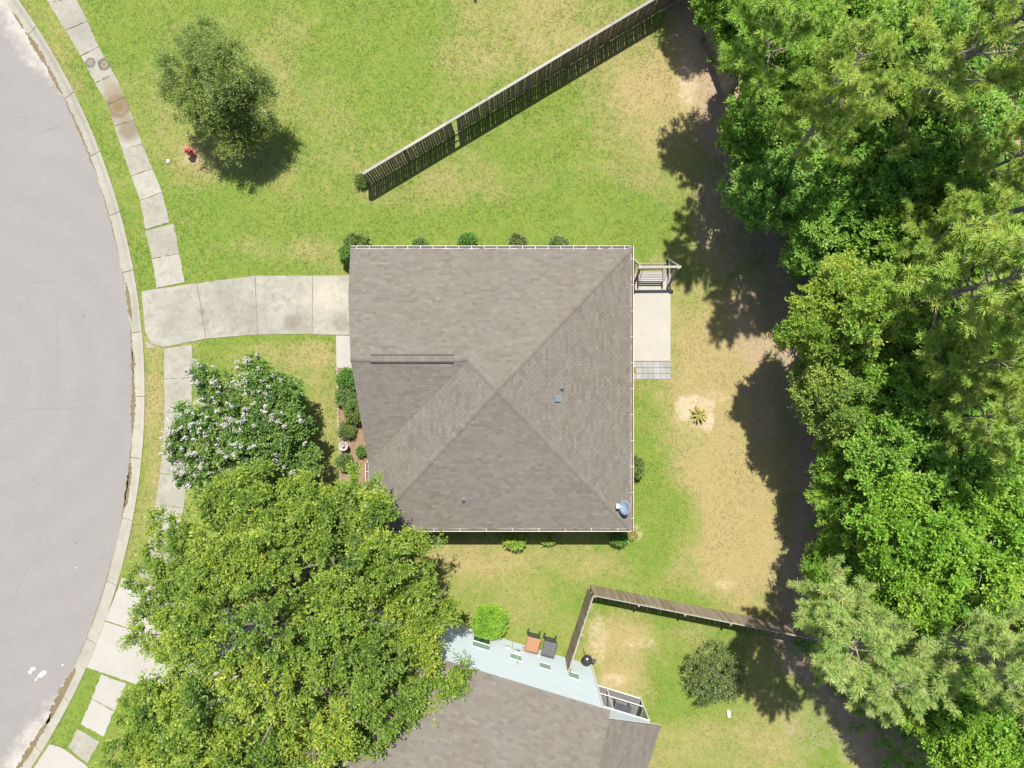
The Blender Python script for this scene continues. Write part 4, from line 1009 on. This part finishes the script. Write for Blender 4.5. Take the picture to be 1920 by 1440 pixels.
# ------------------------------------------------------------------ yard trees
oak = px_lobes([(352,1010,5.6,1.7),(335,1100,5.4,1.9),(325,1190,5.6,1.9),(310,1290,5.6,2.0),(285,1370,5.6,2.0),(300,1450,5.6,2.2),(420,965,5.8,1.8),(510,955,6.2,1.9),(605,955,6.2,1.9),(680,960,6.0,1.8),
    (715,1015,6.0,1.7),(785,1080,5.4,1.9),(808,1140,5.2,1.8),(760,1200,5.6,2.0),(790,1268,5.6,1.8),(768,1325,6.0,1.9),(705,1410,6.2,2.0),(440,1070,7.6,2.2),(550,1060,8.0,2.3),(650,1090,7.6,2.2),(420,1180,8.0,2.3),
    (535,1190,8.8,2.5),(650,1200,8.0,2.3),(410,1300,8.0,2.3),(530,1320,8.6,2.5),(630,1320,8.0,2.2),(400,1420,7.8,2.2),(500,1430,8.2,2.3),(600,1440,8.0,2.2),(400,1530,7.2,2.3),(540,1540,7.4,2.5),(670,1510,7,2.2)])
ob = at(598, 1112)
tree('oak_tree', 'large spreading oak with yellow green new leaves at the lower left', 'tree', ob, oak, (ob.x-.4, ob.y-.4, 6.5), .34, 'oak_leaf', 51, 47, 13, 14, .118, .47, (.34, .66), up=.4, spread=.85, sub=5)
crp = px_lobes([(445,790,3.7,1.7),(372,775,3.0,1.35),(385,850,3.1,1.4),(470,725,3.1,1.35),(530,755,3.0,1.35),(552,820,2.8,1.3),(480,855,3.2,1.5),(410,725,3.0,1.2),(340,830,2.6,.95),(520,800,3.2,1.3),(430,880,2.8,1.3),(350,890,2.4,.9),(560,870,2.5,1.1),(540,720,2.6,.9)])
cb = at(463, 785)
root, P, O, rng = tree('crape_myrtle', 'crape myrtle covered in white blossom beside the front walk', 'tree', cb, crp, (cb.x, cb.y, 3.2), .12, 'crape_leaf', 52, 105, 9, 10, .115, .58, (.30, .5), up=.55, sub=5)
w = O[:, 2]*.8 - O[:, 0]*.55 + O[:, 1]*.25 + rng.normal(0, .3, len(P)) - .10*(P[:, 0]-cb.x) 
sel = np.argsort(-w)[:330]; bc = P[sel] + O[sel]*.35 + np.array([0, 0, .18]); m = 44
q = rng.normal(0, 1, (len(sel), m, 3)); ax = norm(O[sel]*.8 + np.array([0, 0, .8]) + rng.normal(0, .25, (len(sel), 3)))
tt = rng.uniform(0, 1, (len(sel), m)); ps = rng.uniform(.6, 1.3, (len(sel), 1, 1))
Cf = bc[:, None, :] + ax[:, None, :]*tt[..., None]*.24*ps + q*.065*ps*(1.1-tt[..., None])
nf = norm(rng.normal(0, 1, Cf.shape) + np.array([0, 0, .8])); af = norm(np.cross(nf, rng.normal(0, 1, Cf.shape))); bf = np.cross(nf, af); s = .031
Cf, af, bf = (k.reshape(-1, 3) for k in (Cf - np.array(cb), af, bf))
bl = link('blossom', quads_mesh('blossom', np.stack([Cf-af*s, Cf+bf*s, Cf+af*s, Cf-bf*s], 1)), 'blossom', root); bl['kind'] = 'stuff'
sm = px_lobes([(375,85,4.1,.95),(348,140,3.7,1.05),(420,115,4.3,1.15),(455,150,3.7,1.1),(390,185,3.6,1.2),(435,215,2.9,1.2),(478,185,2.8,1.0),(345,185,2.9,.9),(445,255,2.0,1.0),(405,150,4.6,1.1),(475,240,2.1,1.0),(395,235,2.4,.8)])
tb_ = at(478, 232)
tree('small_tree', 'small dark fine leaved tree on the front lawn by the hydrant', 'tree', tb_, sm, (at(415, 160, 4.0)), .10, 'cedar_leaf', 53, 215, 9, 14, .085, .34, (.4, .8), up=.4, spread=.75, sub=4)
ns = px_lobes([(1343,1262,1.7,.85),(1310,1255,1.3,.65),(1375,1255,1.3,.65),(1340,1225,1.2,.6),(1330,1295,1.3,.65),(1368,1285,1.3,.6),(1312,1280,1.0,.55)])
nbs = at(1328, 1247)
tree('dusky_shrub_tree', 'small dusky green tree on the lawn of the blue house', 'tree', nbs, ns, (nbs.x+.3, nbs.y-.2, 1.6), .06, 'dusky_leaf', 54, 190, 8, 9, .085, .5, (.22, .42), up=.3, spread=.95)

# ------------------------------------------------------------------ the woods
def broad_proto(seed, R, hc, nl, per_lobe, leaf):
    rng = np.random.default_rng(seed); L = [((0, 0, hc+.8), R*.6, R*.5)]
    for k in range(nl):
        a = k*2.399 + rng.normal(0, .3); rr = R*(.35 + .35*rng.random()); L.append(((rr*math.cos(a), rr*math.sin(a), hc - .9*(rr/R) + rng.normal(0, .45)), R*rng.uniform(.33, .5), R*rng.uniform(.28, .4)))
    mb = MB(); limbs(mb, (0, 0, 0), L, (0, 0, hc), .17, rng); L = sublobes(rng, L, 4, .58)
    P, O = lobe_clumps(rng, L, per_lobe, -.5)
    V, T = clump_leaves(rng, P, O, rng.uniform(.3, .62, len(P)), 11, 11, leaf, .5, up=.45, tints=lobe_tints(rng, L, P))
    tm = mb.mesh('broadleaf_trunk', smooth=True); tm.materials.append(MATS['bark'])
    cm = quads_mesh('broadleaf_crown', V, T); cm.materials.append(MATS['wood_leaf_green']); return tm, cm
BROAD = [broad_proto(61+k, 2.6, 8.0, 11, 64, .130) for k in range(4)]
def pine_proto(seed, H, R, nb_):
    rng = np.random.default_rng(seed); mb = MB(); lean = rng.normal(0, .25, 2)
    ax = lambda z: np.array([lean[0]*(z/H)**2, lean[1]*(z/H)**2, z])
    mb.tube([ax(z) for z in np.linspace(0, H, 8)], list(np.linspace(.20, .03, 8)), 8)
    tp, td = [], []
    for k in range(nb_):
        t = .52 + .48*((k+.5)/nb_)**.8; z = H*t; L = R*(1.0 - ((t-.62)/.42)**2*.8)*rng.uniform(.55, 1.1); L = max(L, .5)
        a = k*2.399 + rng.normal(0, .35); el = .15 + .5*(t-.5) + rng.normal(0, .1); s = ax(z)
        d = np.array([math.cos(a)*math.cos(el), math.sin(a)*math.cos(el), math.sin(el)]); e = s + d*L + np.array([0, 0, .18*L]); m = s + d*L*.55 - np.array([0, 0, .02*L])
        mb.tube([s, m, e], [.035, .02, .007], 5)
        for j in range(8):
            f = .38 + .62*j/7; b = (s*(1-f)**2 + 2*f*(1-f)*m + e*f*f); sa = a + rng.choice([-1, 1])*rng.uniform(.3, 1.1); l = rng.uniform(.25, .65)*(1.2-.4*f)
            q = b + np.array([math.cos(sa)*l, math.sin(sa)*l, rng.uniform(.05, .35)]); 
            if j % 2: mb.tube([b, q], [.012, .006], 4)
            for g in (.55, 1.0): tp.append(b*(1-g)+q*g); td.append(norm(q-b + np.array([0, 0, .25])))
        tp.append(e); td.append(norm(d + np.array([0, 0, .4])))
    tp, td = np.array(tp), np.array(td); n = len(tp); m = 54
    dirs = norm(td[:, None, :]*.75 + rng.normal(0, .62, (n, m, 3)) + np.array([0, 0, .12])); L = rng.uniform(.17, .30, (n, m, 1))
    b = tp[:, None, :] - td[:, None, :]*rng.uniform(0, .16, (n, m, 1)); sd = norm(np.cross(dirs, np.array([0, 0, 1.0]) + rng.normal(0, .35, dirs.shape)))*.012
    tip = b + dirs*L; tip[..., 2] -= .03
    V = np.stack([b - sd, b + sd, tip + sd*.35, tip - sd*.35], 2).reshape(-1, 4, 3)
    T = np.clip(rng.uniform(0, 1, (n, 1))*.7 + rng.normal(.15, .15, (n, m)), 0, 1).ravel()
    tm = mb.mesh('pine_trunk', smooth=True); tm.materials.append(MATS['pine_bark'])
    cm = quads_mesh('pine_crown', V, T); cm.materials.append(MATS['needle_yellow']); return tm, cm
PINE = [pine_proto(81, 14, 2.2, 36), pine_proto(82, 14, 1.9, 30), pine_proto(83, 14, 2.5, 40)]
def place(name, label, proto, px, py, hc, r, mat, rot, base_hc, base_r, group):
    p = at(px, py, hc); s, sz = r/base_r, hc/base_hc
    bx = max(p.x, (np.interp(720-p.y*36, EDGE_Y, EDGE_X)-960)/36.0 + 1.1)       # trunks stand inside the wood and lean out to the light
    root = empty(name, (bx, p.y, 0), label, 'tree', group)
    root.rotation_euler = (Matrix.Rotation(-math.atan((bx-p.x)/hc), 3, 'Y') @ Matrix.Rotation(rot, 3, 'Z')).to_euler(); root.scale = (s, s, sz)
    for nm, me, mt in (('trunk', proto[0], None), ('crown', proto[1], mat)):
        o = bpy.data.objects.new(nm, me); COL.objects.link(o); o.parent = root
        if mt: o.material_slots[0].link = 'OBJECT'; o.material_slots[0].material = MATS[mt]
    return root
G1, G2 = 'broadleaf trees of the woods', 'pine trees of the woods'
BT = [ (1391, -330, 8.6, 2.1, 'wood_leaf_green', 'tree beyond the top edge shading the fence corner'),
 # px, py, crown height, radius m, material, label
 (1395, -20, 8.6, 1.9, 'wood_leaf_green', 'bright leafy tree above the fence corner at the top'),
 (1392, 105, 3.2, .9, 'wood_leaf_yellow', 'low yellow green sapling hanging over the woods fence'),
 (1440, 205, 5.2, 2.4, 'wood_leaf_green', 'leafy green tree at the wood edge left of the upper pine'),
 (1405, 240, 4.0, 1.5, 'wood_leaf_green', 'low bushy tree right at the yard edge below the woods fence'),
 (1480, 330, 5.0, 2.6, 'wood_leaf_dark', 'dark shaded tree below the upper pine at the wood edge'),
 (1660, 60, 8.0, 2.6, 'wood_leaf_green', 'green tree in the woods at the top edge between pines'),
 (1530, 80, 7.0, 2.3, 'wood_leaf_green', 'green tree at the top of the woods, left of the middle'),
 (1710, 210, 7.0, 2.6, 'wood_leaf_green', 'mid green tree right of the upper yellow pine'),
 (1800, 260, 7.0, 2.6, 'wood_leaf_dark', 'dark green tree near the right edge below the big pine'),
 (1650, 330, 7.0, 2.6, 'wood_leaf_dark', 'dark tree in the hollow of the woods below the upper pine'),
 (1780, 370, 7.5, 2.4, 'wood_leaf_green', 'green tree beside the bare branch in the right woods'),
 (1560, 440, 5.5, 2.2, 'wood_leaf_dark', 'dark low tree at the wood edge beyond the swing'),
 (1690, 460, 7.0, 2.4, 'wood_leaf_green', 'green tree in mid woods right of the patio'),
 (1590, 580, 9.0, 2.2, 'wood_leaf_yellow', 'sunlit yellow green tree bulging from the wood edge'),
 (1530, 620, 7.8, 1.5, 'wood_leaf_yellow', 'small yellow green crown at the left tip of the wood edge'),
 (1690, 600, 8.0, 2.3, 'wood_leaf_green', 'green tree behind the sunlit yellow green one'),
 (1572, 735, 7.6, 1.9, 'wood_leaf_sage', 'sage green tree at the wood edge below the yellow green one'),
 (1680, 740, 8.0, 2.4, 'wood_leaf_green', 'green tree in mid woods right of the sage crown'),
 (1610, 850, 5.8, 1.9, 'wood_leaf_green', 'green tree at the wood edge level with the lower roof'),
 (1720, 860, 8.0, 2.5, 'wood_leaf_dark', 'dark tree in the middle of the right woods'),
 (1830, 880, 8.0, 2.5, 'wood_leaf_green', 'green tree near the right edge below the middle pine'),
 (1604, 960, 5.5, 1.9, 'wood_leaf_green', 'leafy tree at the wood edge beyond the lower lawn'),
 (1700, 1000, 9.0, 2.3, 'bright_leaf', 'bright green tree in the lower woods, upper left of its clump'),
 (1810, 1040, 9.3, 2.6, 'bright_leaf', 'bright green tree in the lower woods, broadest of its clump'),
 (1740, 1110, 9.0, 2.1, 'bright_leaf', 'bright green tree in the lower woods, just above the pale pine'),
 (1895, 1000, 9.0, 2.4, 'bright_leaf', 'bright green tree cut by the right edge, lower woods'),
 (1890, 1130, 8.6, 2.2, 'wood_leaf_yellow', 'yellowish green tree cut by the right edge above the blurred pine'),
 (1585, 1080, 5.4, 1.7, 'wood_leaf_green', 'green tree at the wood edge above the fence end'),
 (1850, 1370, 8.4, 2.4, 'bright_leaf', 'bright green tree in the bottom right corner'),
 (1770, 1330, 7.8, 1.6, 'wood_leaf_green', 'small bright tree left of the corner tree at the bottom right'),
 (1905, 1440, 8.4, 2.2, 'wood_leaf_yellow', 'yellow green tree cut by the bottom right corner'),
 (1890, 470, 7.5, 2.4, 'wood_leaf_dark', 'dark tree behind the bare branch at the right edge'),
 (1880, 640, 7.5, 2.4, 'wood_leaf_green', 'green tree under the right edge pine'),
 (1780, 640, 7.4, 2.3, 'wood_leaf_dark', 'dark green tree left of the right edge pine'),
 (1560, 10, 7.5, 2.3, 'wood_leaf_green', 'green tree cut by the top edge of the woods'),
 (1770, 90, 7.2, 2.2, 'wood_leaf_dark', 'dark tree left of the big pine at the top right'),
]
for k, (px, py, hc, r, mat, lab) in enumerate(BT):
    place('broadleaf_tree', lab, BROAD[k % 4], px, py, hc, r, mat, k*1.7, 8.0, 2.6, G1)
PT = [
 (1560, 185, 12.0, 1.75, 'needle_yellow', 'yellow green pine standing clear in the upper woods'),
 (1470, 60, 11.6, 1.9, 'needle_green', 'green pine leaning over the woods fence at the top'),
 (1850, 95, 13.0, 2.3, 'needle_yellow', 'big yellow green pine in the top right corner'),
 (1830, 545, 12.5, 2.4, 'needle_yellow', 'broad pine at the right edge level with the patio'),
 (1905, 790, 12.0, 1.7, 'needle_yellow', 'pine cut by the right edge below the broad one'),
 (1770, 450, 10.0, 1.4, 'needle_yellow', 'small pine just left of the bare branch'),
 (1585, 1190, 10.6, 1.9, 'needle_sage', 'pale sage pine spreading over the fence end'),
 (1655, 1250, 10.2, 1.7, 'needle_sage', 'pale sage pine right of the one over the fence end'),
 (1830, 1235, 11.5, 1.9, 'needle_sage', 'pale pine reaching in from the right, lower woods'),
 (1900, 300, 11.0, 1.5, 'needle_yellow', 'pine cut by the right edge below the big corner pine'),
 (1820, 690, 10.5, 1.5, 'needle_yellow', 'small pine below the broad right edge pine'),
]
for k, (px, py, hc, r, mat, lab) in enumerate(PT):
    place('pine_tree', lab, PINE[k % 3], px, py, hc, r*1.15, mat, k*2.1, 11.0, 2.2, G2)
# dead leaning branches showing grey among the crowns
for (a, b, lab) in (((1795, 432, 8.5), (1935, 385, 10.5), 'bare grey branch reaching in from the right edge'), ((1660, 145, 7.5), (1725, 80, 9.5), 'bare grey stem leaning in the upper woods')):
    p, q = at(*a), at(*b); root = empty('dead_branch', (q.x, q.y, 0), lab, 'branch')
    mb = MB(); mb.tube([q + Vector((.4, 0, -4)), q, q.lerp(p, .5) + Vector((0, .1, .1)), p], [.10, .08, .05, .02], 7)
    for f, s in ((.3, 1), (.55, -1), (.75, 1)):
        t = q.lerp(p, f); mb.tube([t, t + Vector((-.5, s*.55, .15))], [.025, .008], 5)
    mb.build('limb', 'pine_bark', root)

# undergrowth below the trees
rng = np.random.default_rng(99)
m = 8600; ux, uy = rng.uniform(8.5, 30, m), rng.uniform(-24, 24, m)
ed = (np.interp(720-uy*36, EDGE_Y, EDGE_X)-960)/36.0 
gapn = vnoise(ux, uy, .35); dd = ux - ed
keep = (dd > .05) & ((gapn > .32) | (dd > 5)) & (rng.random(m) < .55 + .1*dd)
far = at(1720, 1400); keep &= ~((np.hypot((ux-far.x)/3.4, (uy-far.y)/2.6) < 1) & (gapn < .55))
ux, uy, dd = ux[keep], uy[keep], dd[keep]
hz_ = np.clip(.3 + 2.6*vnoise(ux, uy, .28)*np.clip(dd/2.5, .15, 1) + rng.uniform(-.4, .6, len(ux)), .15, 4)
P = np.stack([ux, uy, hz_], 1); O = norm(np.stack([rng.normal(0, .4, len(ux)), rng.normal(0, .4, len(ux)), np.full(len(ux), .8)], 1))
V, T = clump_leaves(rng, P, O, rng.uniform(.35, .7, len(P)), 6, 6, .17, .5, tints=np.clip(vnoise(ux, uy, .5) + rng.normal(0, .15, len(ux)), 0, 1))
u_ = link('undergrowth', quads_mesh('undergrowth', V, T), 'under_leaf'); tag(u_, 'tangled green undergrowth covering the floor of the woods', None, None, 'stuff')

# grass
rng = np.random.default_rng(123)
m = 158000; x, y = rng.uniform(-28, 17, m), rng.uniform(-21, 21, m)
R_ = np.hypot(x-RCX, y-RCY); keep = R_ > RO - .03
dry, dirt, lit = masks(x, y); keep &= rng.random(m) > np.clip(dirt*1.3, 0, .95); keep &= rng.random(m) > lit*.92; keep &= rng.random(m) > .35*np.clip(dry-.5, 0, 1)
keep &= ~((x > XF+.5) & (x < XE-.4) & (y > YS+.4) & (y < YN-.4)); keep &= ~in_poly(x, y, poly_w(bed))
for q, sh in ALL_SLABS:
    cx, cy = sum(p[0] for p in q)/len(q), sum(p[1] for p in q)/len(q)
    keep &= ~in_poly(x, y, [(a + (cx-a)*sh/max(.1, math.hypot(cx-a, cy-b)), b + (cy-b)*sh/max(.1, math.hypot(cx-a, cy-b))) for a, b in q])
x, y, dry = x[keep], y[keep], dry[keep]; n_ = len(x)
edge_b = 1.0 + .5*vnoise(x, y, .9)
b = np.stack([x, y, np.zeros(n_)], 1)[:, None, :] + rng.normal(0, .03, (n_, 3, 3))*np.array([1, 1, 0])
a = rng.uniform(0, 2*PI, (n_, 3)); lean = rng.uniform(.7, 1.42, (n_, 3)); L = rng.uniform(.045, .09, (n_, 3))*edge_b[:, None]
dv = np.stack([np.cos(a)*np.sin(lean), np.sin(a)*np.sin(lean), np.cos(lean)], -1)*L[..., None]
sd = np.stack([-np.sin(a), np.cos(a), np.zeros_like(a)], -1)*.011
V = np.stack([b - sd, b + sd, b + dv], 2).reshape(-1, 3, 3)
V[..., 2] += .002
gme = quads_mesh('grass', V, np.repeat(dry, 3), 'dry'); go = link('grass', gme, 'grass')
tag(go, 'short mown lawn grass, green with dry patches', None, None, 'stuff')
